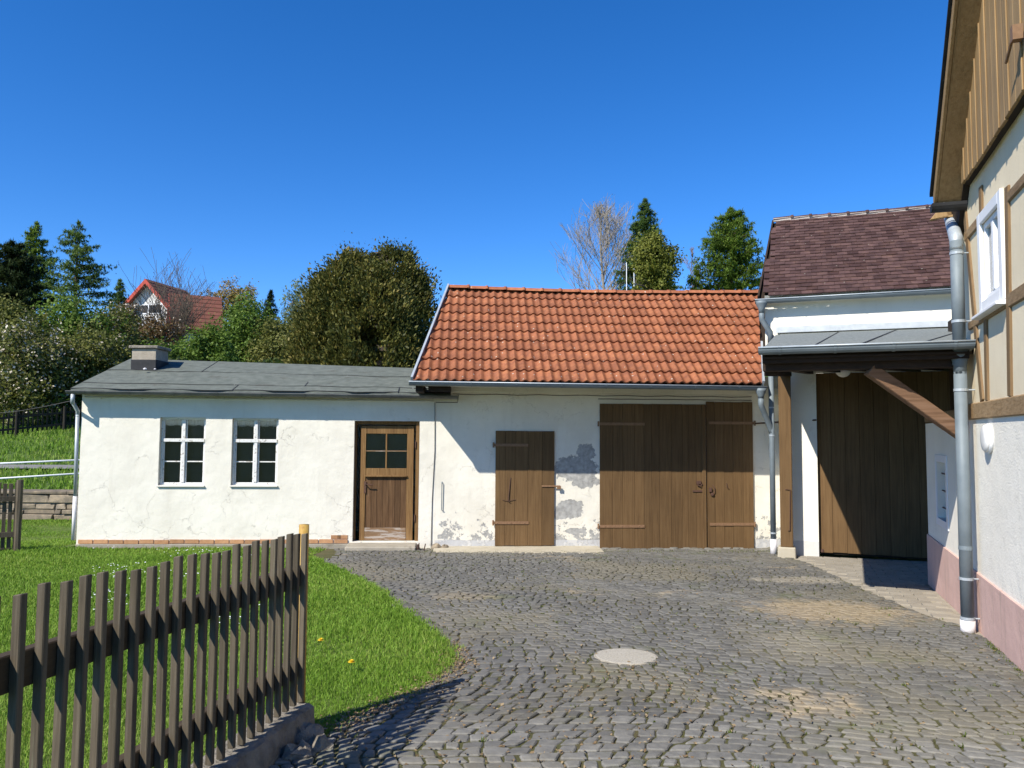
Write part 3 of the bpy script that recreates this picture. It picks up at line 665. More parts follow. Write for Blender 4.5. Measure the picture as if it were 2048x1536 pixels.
for i, (px, py, r) in enumerate(((872, 1100, .09), (889, 1098, .075))):
    p = FA.hit(px, py, 0.12); mb = MB(); mb.lathe((p.x, p.y, gh(0, p.y)-.02), (0.1*i, 0, 1), [(r*.7, 0), (r, r*.5), (r*.8, r*1.0), (r*.3, r*1.2)], 7)
    for v in mb.v: v.x += random.uniform(-.015, .015); v.z += random.uniform(-.012, .012)
    tag(mb.build('rubble_stone', M['wallstone'], bevel=0.01), ('larger broken stone at the foot of the crack beside the doorstep', 'smaller broken stone at the wall foot right of the larger one')[i], 'stone', 'broken stones by the doorstep')

# roof of the shed: felt sheet, lapped strips, gutter, fascia, chimney
eo = 0.20                                                             # eave projects
RR = Frame(FA.pt(0, 0, -1.95)[:2], FA.e1[:2], FA.out[:2]); EE = Frame(FA.pt(0, 0, eo)[:2], FA.e1[:2], FA.out[:2])
el, er = EE.hit(141, 777), EE.hit(880, 787); tl, trr = RR.hit(262, 719), RR.hit(900, 741)
er = el + (er-el)*1.03
nrm = (er-el).cross(tl-el).normalized(); dn = Vector((0, 0, -0.05))
rf = MB(); rf.poly([el, er, trr, tl], dn)
bk = -FA.out*2.2 + Vector((0, 0, -0.45)); rf.poly([tl, trr, trr+bk, tl+bk], dn)
roof = rf.build('roof', M['felt'], shed, bevel=0.01)
def strip(f0, f1, g0, g1, lift):        # lapped sheet between slope fractions f and length fractions g
    q = lambda g, f: (el + (er-el)*g) + ((tl + (trr-tl)*g) - (el + (er-el)*g))*f + nrm*lift
    mb = MB(); n = 12; 
    for i in range(n):
        a, b_ = g0+(g1-g0)*i/n, g0+(g1-g0)*(i+1)/n; wv = lambda g: 0.012*math.sin(g*31+f0*9)+0.006*math.sin(g*90)
        p = [q(a, f0+wv(a)), q(b_, f0+wv(b_)), q(b_, f1), q(a, f1)]
        mb.add(p+[x-nrm*0.006 for x in p], [(0, 1, 2, 3), (4, 5, 1, 0)] + ([(7, 4, 0, 3)] if i == 0 else []) + ([(5, 6, 2, 1)] if i == n-1 else []))
    mb.build('felt_strip', M['felt'], roof)
    sm = MB(); wv = lambda g: 0.012*math.sin(g*31+f0*9)+0.006*math.sin(g*90)
    sm.tube([q(g0+(g1-g0)*i/12, f0+wv(g0+(g1-g0)*i/12)) for i in range(13)], .007, 4)
    if g1 < .99: sm.tube([q(g1, f0), q(g1, (f0+f1)/2)+nrm*.001, q(g1, f1)], .010, 4)
    sm.build('bitumen_seam', M['black'], roof)
for f0, f1, cuts, lift in ((0.0, 0.18, (0.0, 0.42, 0.86, 1.0), 0.008), (0.16, 0.60, (0.0, 0.60, 1.0), 0.014), (0.58, 1.0, (0.0, 0.27, 0.92, 1.0), 0.020)):
    for a, b_ in zip(cuts[:-1], cuts[1:]): strip(f0, f1, a, b_-0.002, lift+0.004*(cuts.index(a) % 2))
fas = MB(); fas.box(FA, su0-.02, su1+.02, shed_top+.002, shed_top+.10, -0.05, 0.055); fas.build('fascia', M['darkwood'], shed)
sof = MB().poly([el+dn*1.1-FA.out*0.0, er+dn*1.1, er+dn*1.1-FA.out*0.2, el+dn*1.1-FA.out*.2], (0, 0, -0.012)); sof.build('eave_board', M['brown'], shed)
ga, gb_ = el+FA.out*0.055+Vector((-.0, 0, -.045))-FA.e1*0.03, er+FA.out*0.055+Vector((0, 0, -.045))+FA.e1*0.12
gt = MB().gutter(ga, gb_, 0.052, FA.out).build('gutter', M['zinc_dark'], shed, smooth=False)
for i in range(9):
    p = ga+(gb_-ga)*(i+.4)/9; MB().gutter(p, p+FA.e1*0.022, 0.057, FA.out, th=.004).build('gutter_bracket', M['zinc_dark'], gt)
dp = MB(); d0 = ga + FA.e1*0.10 + Vector((0, 0, -.05)); cr = FA.pt(su0-.055, FA.v(165, 826), 0.02)
dp.tube([d0, d0+Vector((0, 0, -.16))], 0.034, 12); dp.tube([d0+Vector((0, 0, -.13)), cr+Vector((0, 0, .03)), cr+Vector((0, 0, -.06))], 0.031, 12)
fx = FA.pt(su0-.055, -0.45, -0.02); dp.tube([cr+Vector((0, 0, -.03)), Vector((fx.x, fx.y, 0.35))], 0.031, 12); dp.build('downpipe', M['zinc_bright'], shed, smooth=True)
MB().tube([Vector((fx.x, fx.y, 0.38)), Vector((fx.x, fx.y, -0.35))], 0.036, 12).build('downpipe_foot', M['pvc'], shed, smooth=True)
cd = MB(); zc_ = FA.v(500, 798); cd.tube([FA.pt(su0+.05, zc_+.01, .012), FA.pt(su1-.05, zc_-.01, .012)], 0.011, 6)
for i in range(9): cd.box(FA, su0+.3+i*.68, su0+.33+i*.68, zc_-.018, zc_+.018, 0, .024)
cd.build('conduit', M['conduit'], shed)
# chimney
ch0, ch1 = at_y(272, 728, 14.35), at_y(320, 728, 14.35); cz = at_y(296, 690, 14.35).z
x0, x1, y0 = ch0.x, ch1.x, FA.pt((ch0.x+ch1.x)/2, 0, -1.35).y - 0.25
PCH = mk('chimney_render', [(0.26, 0.22, 0.17), (0.40, 0.35, 0.28)], 9, detail=10, rough=0.95, bump=0.7, bscale=50, dirt=((0.36, 0.12, 0.06), 5, 0.64, 0.03, 0.9))
cz -= .03
chm = MB().wbox(x0, x1, y0, y0+.5, 2.45, cz-.06).build('chimney', PCH, shed, bevel=0.008)
MB().wbox(x0-.045, x1+.045, y0-.045, y0+.545, cz-.055, cz).build('cap', M['roughcrete'], chm, bevel=0.01)
MB().wbox(x0-.012, x1+.012, y0-.012, y0+.512, 2.45, cz-.26).build('flashing', M['black'], chm, bevel=0.01)
for i, (dx, r, lb) in enumerate(((-.05, .03, 'larger fallen mortar lump on the felt roof before the chimney'), (.05, .02, 'smaller fallen mortar crumb on the felt roof before the chimney'))):
    p = at_y(300+dx*200, 738, y0-.2); mb = MB().lathe((p.x, p.y, p.z-.01), (0, 0, 1), [(r, 0), (r*1.2, r*.5), (r*.5, r)], 6)
    tag(mb.build('mortar_lump', M['pvc']), lb, 'debris', 'fallen mortar lumps')

# ================================================================== BARN (red tiled)
bu0, bu1 = su1+0.0, FA.u(1566, 950)
barn = root('red_tiled_barn', 'white plastered barn with orange tiled roof, small plank door and double gate', 'barn', FA.pt((bu0+bu1)/2, BZ, -1.5))
def FP(px, py): return tuple(FA.hit(px, py))
PL_BA = plaster('barn_plaster', (0.76, 0.725, 0.625), (0.655, 0.62, 0.525), crack=0.35, streak=0.14, grain=0.5, base_z=-0.42, peel=0.62, peelbox=None,
                band=FA.v(1000, 1080), bare=(0.33, 0.325, 0.305),
                patches=[(FP(1152, 938), (0.40, 1, 0.24)), (FP(1172, 905), (0.16, 1, 0.18)), (FP(1170, 962), (0.26, 1, 0.13)), (FP(1140, 1018), (0.24, 1, 0.17)), (FP(1118, 1030), (0.12, 1, 0.09)), (FP(1150, 1062), (.2, 1, .05))])
eave_o = 0.97
ER = Frame(FA.pt(0, 0, eave_o)[:2], FA.e1[:2], FA.out[:2]); RG = Frame(FA.pt(0, 0, eave_o-2.62)[:2], FA.e1[:2], FA.out[:2])
barn_top = FA.v(1200, 784)
SD = (FA.u(990, 970), FA.u(1109, 970), FA.v(1050, 1092), FA.v(1050, 862))
GT = (FA.u(1199, 950), FA.u(1505, 950), FA.v(1350, 1104), FA.v(1350, 806))
wall_holes(FA, bu0+.001, bu1, BZ, barn_top+.3, [], 0.1, 4.6).build('wall', PL_BA, barn, fix=False)

def tile_mesh(W=0.288, L=0.42):
    n = 16; vs = []; fs = []
    def prof(t): return 0.036*((0.5-0.5*math.cos(2*math.pi*(2*t+0.5)))**1.25)
    for j, (y, lift) in enumerate(((0, 0.042), (L, 0.0))):
        for i in range(n+1):
            t = i/n; vs.append((t*W+0.001, y, prof(t)+lift))
    for i in range(n+1): vs.append((i/n*W+0.001, 0.0, prof(i/n)+0.042-0.026))
    m_ = n+1
    for i in range(n): fs.append((i, i+1, m_+i+1, m_+i)); fs.append((2*m_+i, 2*m_+i+1, i+1, i))
    me = bpy.data.meshes.new('roof_tile'); me.from_pydata(vs, [], fs); me.update(); me.materials.append(M['terracotta'])
    me.polygons.foreach_set('use_smooth', [k % 2 == 0 for k in range(len(fs))]); return me
TL = tile_mesh()
eL, eR = ER.hit(826, 768), ER.hit(1523, 772); rL, rR = RG.hit(899, 578), RG.hit(1515, 582)
eL.z = eR.z = ER.v(1170, 769) + 0.02; rz = RG.v(1180, 584); rL.z = rR.z = rz
up = (RG.pt(0, rz)-ER.pt(0, eL.z)); SL = up.length; up.normalize(); e1 = FA.e1; nn = e1.cross(up).normalized()
NR = 10; EXP = SL/NR
PLv = Vector
deck = MB().poly([eL-nn*.03, eR-nn*.03, rR-nn*.03+e1*.6, rL-nn*.03], -nn*0.05)
# back slope of the roof so that the ridge stands on something
bd = -FA.out*2.62; deck.poly([rL-nn*.03, rR-nn*.03+e1*.6, rR+bd+e1*.6-Vector((0, 0, rz-eL.z)), rL+bd-Vector((0, 0, rz-eL.z))], (0, 0, -.05))
roofb = deck.build('roof', M['darkwood'], barn)
def side_clip(bm, a, b, keep_right):
    d = (b-a).normalized(); pn = d.cross(nn).normalized()       # points right of the up-going edge
    bmesh.ops.bisect_plane(bm, geom=bm.verts[:]+bm.edges[:]+bm.faces[:], plane_co=a, plane_no=pn if keep_right else -pn, clear_inner=True)
u_ref = (eL-ER.pt(0, 0)).dot(e1)
TW = 0.288; nc = int((eR-eL).dot(e1)/TW)+6
for r in range(NR):
    for c in range(-3, nc):
        p = ER.pt(u_ref + c*TW - 0.05, eL.z) + up*(r*EXP - 0.02)
        sag = -0.035*math.sin(math.pi*min(1, max(0, (c*TW)/5.6)))*(r/NR)
        p = p + nn*(sag+random.uniform(-.002, .002)) + e1*random.uniform(-.002, .002)
        rz_ = Matrix(((e1.x, up.x, nn.x, p.x), (e1.y, up.y, nn.y, p.y), (e1.z, up.z, nn.z, p.z), (0, 0, 0, 1))) @ Matrix.Rotation(random.uniform(-.004, .004), 4, 'Z')
        corners = [rz_ @ Vector((a, b, 0)) for a in (0, TW) for b in (0, 0.42)]
        dl = (rL-eL).normalized(); dr_ = (rR-eR).normalized()
        def sideval(q, a, d): return (q-a).dot(d.cross(nn).normalized())
        lv = [sideval(q, eL, dl) for q in corners]; rv = [sideval(q, eR, dr_) for q in corners]
        if max(lv) < 0.02 or min(rv) > -0.02: continue
        if min(lv) >= 0 and max(rv) <= 0: inst('roof_tile', TL, roofb, rz_); continue
        bm = bmesh.new(); bm.from_mesh(TL); bm.transform(rz_)
        if min(lv) < 0: side_clip(bm, eL, rL, True)
        if max(rv) > 0: side_clip(bm, eR, rR, False)
        if len(bm.faces) == 0: bm.free(); continue
        og = origin(roofb); bmesh.ops.translate(bm, verts=bm.verts[:], vec=-og)
        me = bpy.data.meshes.new('roof_tile'); bm.to_mesh(me); bm.free(); me.materials.append(M['terracotta'])
        ob = bpy.data.objects.new('roof_tile', me); COL.objects.link(ob); ob.parent = roofb
# ridge tiles
def ridge_mesh(L, r, mt):
    mb = MB(); n = 8; vs = []; fs = []
    for j, (x, rr) in enumerate(((0, r), (L*0.86, r*0.98), (L*0.87, r*1.10), (L, r*1.10))):
        for i in range(n+1):
            a = math.pi*(0.10+0.80*i/n); vs.append((x, math.cos(a)*rr*1.15, math.sin(a)*rr*0.95))
    k = n+1
    for j in range(3):
        for i in range(n): fs.append((j*k+i, j*k+i+1, (j+1)*k+i+1, (j+1)*k+i))
    fs.append(tuple(3*k+i for i in range(k))); fs.append(tuple(range(k-1, -1, -1)))
    me = bpy.data.meshes.new('ridge_tile'); me.from_pydata(vs, [], fs); me.update(); me.materials.append(mt); me.polygons.foreach_set('use_smooth', [True]*len(fs)); return me
RT = ridge_mesh(0.40, 0.115, M['terracotta']); L_ = (rR-rL).length+0.5; k = 0; s = 0.0
while s < L_:
    p = rL + e1*s + Vector((0, 0, -0.035-0.045*math.sin(math.pi*min(1, s/5.6))+random.uniform(-.004, .004))) + nn*0.02
    mt = Matrix(((e1.x, FA.out.x, 0, p.x), (e1.y, FA.out.y, 0, p.y), (0, 0, 1, p.z), (0, 0, 0, 1))) @ Matrix.Rotation(random.uniform(-.012, .012), 4, 'Y')
    inst('ridge_tile', RT, roofb, mt); s += 0.365
# verges, gutter, soffit
vg = MB(); vg.beam(eL+nn*.035-e1*.02, rL+nn*.05-e1*.02+up*.05, 0.035, 0.11, nn); vg.build('verge_flashing', M['zinc_bright'], barn)
vg = MB(); vg.beam(eR+nn*.035+e1*.02, eR+(rR-eR)*0.40+nn*.03+e1*.02, 0.035, 0.10, nn); vg.build('verge_flashing', M['zinc_bright'], barn)
g0, g1 = eL+FA.out*.055-e1*.06+Vector((0, 0, -.01)), eR+FA.out*.055+e1*.05+Vector((0, 0, -.035))
gu = MB().gutter(g0, g1, 0.062, FA.out).build('gutter', M['zinc'], barn)
MB().tube([g0+FA.out*.064+Vector((0, 0, .003)), g1+FA.out*.064+Vector((0, 0, .003))], .010, 8).build('gutter_bead_highlight', M['zinc_bright'], gu, smooth=True)  # highlight on the gutter lip, painted as a tube of brighter zinc
for i in range(8):
    p = g0+(g1-g0)*(i+.35)/8; MB().gutter(p, p+e1*.022, 0.066, FA.out, th=.004).build('gutter_bracket', M['zinc'], gu)
so = MB(); so.poly([ER.pt(u_ref+.06, eL.z-.07, -.03), ER.pt((eR-ER.o).dot(e1), eL.z-.07, -.03), FA.pt((eR-FA.o).dot(e1), barn_top+.06, -.01), FA.pt(bu0-.2, barn_top+.06, -.01)], (0, 0, .03))
so.build('soffit', M['conduit'], barn)
cn = MB(); cn.box(FA, bu0+.05, bu1, barn_top-.03, barn_top+.10, 0, .06); cn.build('cornice', PL_BA, barn, bevel=.01)
pf = MB(); pf.beam(ER.pt(u_ref+.10, eL.z-.10, -.05), FA.pt(u_ref+.10, eL.z-.10, -.2), 0.12, 0.12); pf.beam(ER.pt(u_ref+.42, eL.z-.11, -.12), FA.pt(u_ref+.42, eL.z-.06, -.2), 0.36, 0.10); pf.build('purlin_end', M['darkwood'], barn)
cb = MB()
zz = FA.v(1100, 790)
for dz, ph in ((0, 0), (-.055, 1)):
    pts = [FA.pt(FA.u(905 if dz == 0 else 1195, 790)+i*(FA.u(1500, 790)-FA.u(905 if dz == 0 else 1195, 790))/14, zz+dz-.012*abs(math.sin(i*1.57+ph)), .075) for i in range(15)]; cb.tube(pts, .007, 5)
cb.tube([FA.pt(FA.u(870, 790), FA.v(870, 805), .01), FA.pt(FA.u(871, 790), FA.v(870, 900), .012), FA.pt(FA.u(867, 790), FA.v(867, 1000), .01), FA.pt(FA.u(866, 790), FA.v(866, 1095), .015)], .006, 5)
cb.tube([FA.pt(FA.u(872, 790), FA.v(872, 805), .01), FA.pt(FA.u(915, 805), FA.v(915, 805), .01), FA.pt(FA.u(917, 800), FA.v(917, 790), .01)], .006, 5)
cb.build('cable', M['cable'], barn)

# ---- plank doors
def plank_leaf(name, cuts, py0, py1, parent, w0=0.004, th=0.032, fr=FA, mt=None, pymid=950, label=None):
    us = [fr.u(x, pymid) for x in cuts]; v0, v1 = fr.v((cuts[0]+cuts[-1])/2, py0), fr.v((cuts[0]+cuts[-1])/2, py1)
    bk = MB().box(fr, us[0]+.005, us[-1]-.005, v0+.004, v1-.004, -0.02, w0).build(name, M['backing'], parent)
    for a, b in zip(us[:-1], us[1:]):
        MB().box(fr, a+.0015, b-.0015, v0+random.uniform(-.004, .004), v1+random.uniform(-.003, .003), w0+.0005, w0+th+random.uniform(-.003, .003)).build('plank', mt or M['brown'], bk, bevel=0.003)
    return bk, w0+th
def hinge(parent, w, px0, px1, py, fr=FA, pin=None, h=0.024):
    mb = MB(); a, b = fr.u(px0, py), fr.u(px1, py); z = fr.v((px0+px1)/2, py)
    mb.box(fr, a, b, z-h, z+h, w+.002, w+.012)
    for k in (.12, .5, .88): p = fr.pt(a+(b-a)*k, z, w+.010); mb.lathe(p, fr.out, [(.010, 0), (.009, .006), (.004, .009)], 8)
    if pin is not None:
        u = fr.u(pin, py); mb.tube([fr.pt(u, z-.045, w+.006), fr.pt(u, z+.045, w+.006)], 0.016, 8)
    mb.build('strap_hinge', M['strap'], parent)
zx = lambda x: 860 + x*700/2048
cuts_small = [zx(x) for x in (382, 440, 497, 572, 655, 727)]
d1, wf = plank_leaf('small_door', cuts_small, 1091, 862, barn)
d1['label'] = 'narrow brown plank door with strap hinges'
hinge(d1, wf, 988, 1056, 890, pin=987); hinge(d1, wf, 986, 1057, 1045, pin=986)
lt = MB(); u0, v0 = FA.uv(1083, 972); u1 = FA.u(1120, 972)
lt.box(FA, u0, u1, v0-.014, v0+.014, wf+.002, wf+.014); lt.box(FA, u1-.06, u1+.01, v0-.05, v0+.005, wf+.012, wf+.03); lt.build('latch', M['strap'], d1, bevel=.003)
hk = MB(); a = FA.uv(1021, 955); b = FA.uv(1016, 1002); hk.tube([FA.pt(a[0], a[1], wf+.006), FA.pt(b[0], b[1], wf+.018), FA.pt(b[0]+.03, b[1]-.01, wf+.02)], .007, 6)
hk.tube([FA.pt(b[0]-.10, b[1]+.02, wf+.008), FA.pt(b[0], b[1]+.0, wf+.010), FA.pt(b[0]+.13, b[1]+.03, wf+.008)], .004, 5); hk.build('hook', M['iron'], d1)
cuts_l = [zx(x) for x in (992, 1065, 1125, 1195, 1250, 1296, 1340, 1410, 1475, 1508, 1555, 1612)]
cuts_r = [zx(x) for x in (1616, 1665, 1717, 1770, 1828, 1888)]
d2, wf = plank_leaf('gate_leaf', cuts_l, 1102, 808, barn); d2['label'] = 'wide leaf of the double gate'
hinge(d2, wf, 1199, 1288, 848, pin=1196); hinge(d2, wf, 1199, 1288, 1052, pin=1196)
cs = MB(); a = FA.u(1403, 950); cs.box(FA, a, FA.u(1410.5, 950), FA.v(1405, 1099), FA.v(1405, 809), wf+.004, wf+.022); cs.build('cover_strip', M['brown'], d2, bevel=.003)
d3, wf3 = plank_leaf('gate_leaf', cuts_r, 1099, 804, barn); d3['label'] = 'narrow leaf of the double gate'
hinge(d3, wf3, 1416, 1508, 846, pin=1508); hinge(d3, wf3, 1418, 1508, 1048, pin=1508)
lk = MB(); u, v = FA.uv(1397, 966); lk.box(FA, u-.05, u+.03, v-.02, v+.04, wf+.002, wf+.03); lk.tube([FA.pt(u-.04, v-.03, wf+.02), FA.pt(u+.02, v-.05, wf+.03), FA.pt(u+.05, v-.01, wf+.03)], .010, 6)
lk.box(FA, FA.u(1384, 982), FA.u(1406, 982), v-.155, v-.125, wf+.002, wf+.014); lk.build('lock', M['iron'], d2, bevel=.002)
lk = MB(); u, v = FA.uv(1420, 978); lk.box(FA, u-.03, u+.015, v-.05, v+.03, wf3+.002, wf3+.03); lk.lathe(FA.pt(u+.025, v-.09, wf3+.004), FA.out, [(.03, 0), (.03, .02), (.01, .022)], 12)
lk.tube([FA.pt(u+.03, v+.08, wf3+.01), FA.pt(u+.06, v+.03, wf3+.03), FA.pt(u+.06, v-.04, wf3+.03), FA.pt(u+.03, v-.07, wf3+.02)], .007, 6); lk.build('padlock', M['iron'], d3, bevel=.002)
rg = MB(); u, v = FA.uv(1452, 972); rg.tube([FA.pt(u, v+.05, wf3+.004), FA.pt(u, v-.02, wf3+.02), FA.pt(u+.03, v-.03, wf3+.02)], .006, 6); rg.build('hook', M['iron'], d3)
wh = MB(); a = FA.uv(884, 965); b = FA.uv(883, 1020); wh.tube([FA.pt(a[0], a[1]+.01, .0), FA.pt(a[0], a[1], .03), FA.pt(b[0], b[1], .025), FA.pt(b[0]+.03, b[1]-.01, .02)], .008, 6)
tag(wh.build('wall_hook', M['zinc']), 'thin grey iron hook hanging on white wall beside the vertical crack', 'hook')

# barn downpipe (joins the upright pipe beside the post)
fr_ = GA
dpb = MB(); q0 = g1 - e1*.085 + Vector((0, 0, -.055)) ; BP = Vector(at_y(1547, 1090, 12.95)); pipe_xy = Vector((BP.x, BP.y, 0))
dpb.lathe(q0+Vector((0, 0, .03)), (0, 0, -1), [(.095, 0), (.085, .05), (.052, .12), (.050, .16)], 14)
zj = at_y(1545, 865, 12.95).z
dpb.tube([q0+Vector((0, 0, -.12)), q0+Vector((.0, .0, -.24)), q0+Vector((.03, .02, -.30)), Vector((pipe_xy.x-.02, pipe_xy.y, zj+.06)), Vector((pipe_xy.x, pipe_xy.y, zj-.02))], .046, 12)
dpb.build('downpipe', M['zinc'], barn, smooth=True)

# ================================================================== GATEHOUSE (dark plain tiles) with the tall gate
gl, gr = GA.u(1530, 640), GA.u(1930, 640)+0.9
low0 = GA.u(1572, 950)
gate_house = root('gatehouse', 'narrow white gatehouse with dark brown plain tile roof above a tall plank gate', 'gatehouse', GA.pt((gl+gr)/2, -0.6, -1.2))
PL_GA = plaster('gatehouse_plaster', (0.81, 0.775, 0.68), (0.74, 0.705, 0.61), crack=0.2, streak=0.08, grain=0.3, band=GA.v(1610, 1082), base_z=-0.4)
gz0 = GA.v(1600, 738)
g_top = GA.v(1700, 588)
tg = (GA.u(1635, 930), GA.u(1635, 930)+2.35, GA.v(1700, 1109), GA.v(1700, 744))
low_top = 2.72
wall_holes(GA, low0, gr, -0.62, low_top, [(tg[0], tg[1], -0.62, tg[3])], 0.14, 3.6).build('wall', PL_GA, gate_house, fix=False)
wall_holes(GA, gl, gr, low_top+.001, g_top+.02, [], 0.1, 3.9).build('upper_wall', PL_GA, gate_house, fix=False)
# tall gate
n = 11; tb = MB().box(GA, tg[0]+.003, tg[1]-.003, tg[2]-.03, tg[3]-.003, -0.16, -0.13).build('gate', M['backing'], gate_house)
tb['label'] = 'tall shaded plank gate under the canopy'
us = [tg[0]+.004+(tg[1]-tg[0]-.008)*i/n for i in range(n+1)]
for a, b in zip(us[:-1], us[1:]):
    MB().box(GA, a+.0015, b-.0015, tg[2]+random.uniform(-.006, .004), tg[3]-.006, -0.129, -0.095+random.uniform(-.003, .003)).build('plank', M['brown'], tb, bevel=.003)
sc0 = MB().box(GA, tg[0]+.02, tg[0]+.07, tg[2], tg[2]+.05, -0.094, -0.07).build('lock', M['iron'], tb)

# roof with plain tiles
GE = Frame(GA.pt(0, 0, 0.13)[:2], GA.e1[:2], GA.out[:2])
geL, geR = GE.hit(1518, 597), GE.hit(1925, 572); gez = GE.v(1720, 586)
geL.z = gez; ge1 = GA.e1
run = 2.45; GRf = Frame(GA.pt(0, 0, 0.13-run)[:2], GA.e1[:2], GA.out[:2])
grz = GRf.v(1720, 429); gup = GRf.pt(0, grz)-GE.pt(0, gez); GSL = gup.length; gup.normalize(); gn = ge1.cross(gup).normalized()
ulE = GE.u(1518, 597); ulR = GRf.u(1547, 440); urE = ulE+3.75
dk = MB(); A, B_, C_, D_ = GE.pt(ulE, gez), GE.pt(urE, gez), GRf.pt(urE, grz), GRf.pt(ulR, grz)
dk.poly([A-gn*.03, B_-gn*.03, C_-gn*.03, D_-gn*.03], -gn*.06)
bk_ = -GA.out*run-Vector((0, 0, grz-gez)); dk.poly([D_-gn*.03, C_-gn*.03, C_+bk_, D_+bk_], (0, 0, -.06))
groof = dk.build('roof', M['darkwood'], gate_house)
def plain_tile(k):
    W, L, T = 0.168, 0.33, 0.016; j = [random.uniform(-.003, .003) for _ in range(4)]
    vs = [(-W/2, 0+j[0], 0), (0, -.006, 0), (W/2, 0+j[1], 0), (W/2, L, 0), (-W/2, L, 0)]; top = [(x, y, T) for x, y, z in vs]
    me = bpy.data.meshes.new('plain_tile'); me.from_pydata(vs+top, [], [(5, 6, 7, 8, 9), (0, 1, 6, 5), (1, 2, 7, 6), (2, 3, 8, 7), (4, 0, 5, 9)]); me.update(); me.materials.append(M['plaintile']); return me
PT = [plain_tile(k) for k in range(8)]
GEXP = GSL/25; lst = []
for r in range(25):
    f = r/25; ul = ulE+(ulR-ulE)*f; c = 0
    u = math.floor(ul/0.172)*0.172 + (0.086 if r % 2 else 0)
    while u < urE-.08:
        if u > ul+.07:
            p = GE.pt(u, gez)+gup*(r*GEXP-.03)+gn*(0.010+random.uniform(-.003, .004))-Vector((0, 0, 0.03*math.sin(math.pi*(u-ulE)/3.75)*f))
            tilt = math.atan2(0.040, 0.33)+random.uniform(-.008, .012)
            y2 = (gup*math.cos(tilt)-gn*math.sin(tilt)); n2 = (gn*math.cos(tilt)+gup*math.sin(tilt)); p = p+gn*.040
            mt = Matrix(((ge1.x, y2.x, n2.x, p.x), (ge1.y, y2.y, n2.y, p.y), (ge1.z, y2.z, n2.z, p.z), (0, 0, 0, 1))) @ Matrix.Rotation(random.uniform(-.018, .018), 4, 'Z')
            lst.append((mt, random.randrange(8)))
        u += 0.172
vis = [q for q in lst if True]
for mt, k in vis[:300]: inst('plain_tile', PT[k], groof, mt)
big = MB()
for mt, k in vis[300:]:
    me = PT[k]; big.add([mt @ v.co for v in me.vertices], [tuple(p.vertices) for p in me.polygons])
tag(big.build('plain_tiling', M['plaintile'], groof, fix=False), kind='stuff')
M['mortar_white'] = mk('mortar_bedding', [(0.46, 0.40, 0.36), (0.62, 0.57, 0.52)], 20, rough=0.95, bump=.5, bscale=60)
RT2 = ridge_mesh(0.38, 0.095, M['plaintile']); s = ulR+.0
while s < urE-.1:
    p = GRf.pt(s, grz-.01-0.03*math.sin(math.pi*(s-ulE)/3.75)+random.uniform(-.004, .004))+GA.out*.0
    mt = Matrix(((ge1.x, GA.out.x, 0, p.x), (ge1.y, GA.out.y, 0, p.y), (0, 0, 1, p.z), (0, 0, 0, 1))) @ Matrix.Rotation(-.045, 4, 'Y')
    inst('ridge_tile', RT2, groof, mt)
    MB().add([GRf.pt(s, p.z-.005, .085), GRf.pt(s+.33, p.z-.005, .085), GRf.pt(s+.33, p.z+.055, .10), GRf.pt(s, p.z+.055, .10), GRf.pt(s, p.z+.055, .03), GRf.pt(s+.33, p.z+.055, .03)], [(0, 1, 2, 3), (3, 2, 5, 4)]).build('mortar_bed', M['mortar_white'], groof)
    s += 0.335
vg = MB(); vg.beam(GE.pt(ulE, gez)-ge1*.01-gn*.01, GRf.pt(ulR, grz)-ge1*.01-gn*.01, .03, .10, gn); vg.build('verge_board', M['darkwood'], gate_house)
# white box cornice under the eave
cr_ = MB(); cr_.poly([GA.pt(gl, g_top+.03, 0), GA.pt(gl, g_top-.10, 0), GA.pt(gl, g_top-.10, .03), GA.pt(gl, g_top-.04, .05), GA.pt(gl, g_top+.03, .10)], GA.e1*(gr-gl)); cr_.build('cornice', PL_GA, gate_house)
ga0, ga1 = GE.pt(ulE-.06, GE.v(1518, 604)+.02, .06), GE.pt(urE-.6, gez-.03, .06)
gg = MB().gutter(ga0, ga1, .062, GA.out).build('gutter', M['zinc'], gate_house)
MB().tube([ga0+GA.out*.064+Vector((0, 0, .003)), ga1+GA.out*.064+Vector((0, 0, .003))], .010, 8).build('gutter_bead_highlight', M['zinc_bright'], gg, smooth=True)  # paler tube over the lip; the bright highlight is put into its colour
for i in range(7):
    p = ga0+(ga1-ga0)*(i+.5)/7; MB().gutter(p, p+ge1*.022, .066, GA.out, th=.004).build('gutter_bracket', M['zinc'], gg)
# its downpipe: hopper, swan neck, spills on the canopy roof
dd = MB(); q = ga0+ge1*.10+Vector((0, 0, -.02))
dd.lathe(q, (0, 0, -1), [(.10, 0), (.09, .05), (.05, .13), (.048, .2)], 14)
tgt = GA.pt((q-GA.o).dot(GA.e1)+.13, 0, .10); zb = GA.v(1540, 684)
dd.tube([q+Vector((0, 0, -.15)), q+Vector((0, 0, -.30)), Vector((tgt.x, tgt.y, q.z-.52)), Vector((tgt.x, tgt.y, zb-.05))], .046, 12); dd.build('downpipe', M['zinc'], gate_house, smooth=True)

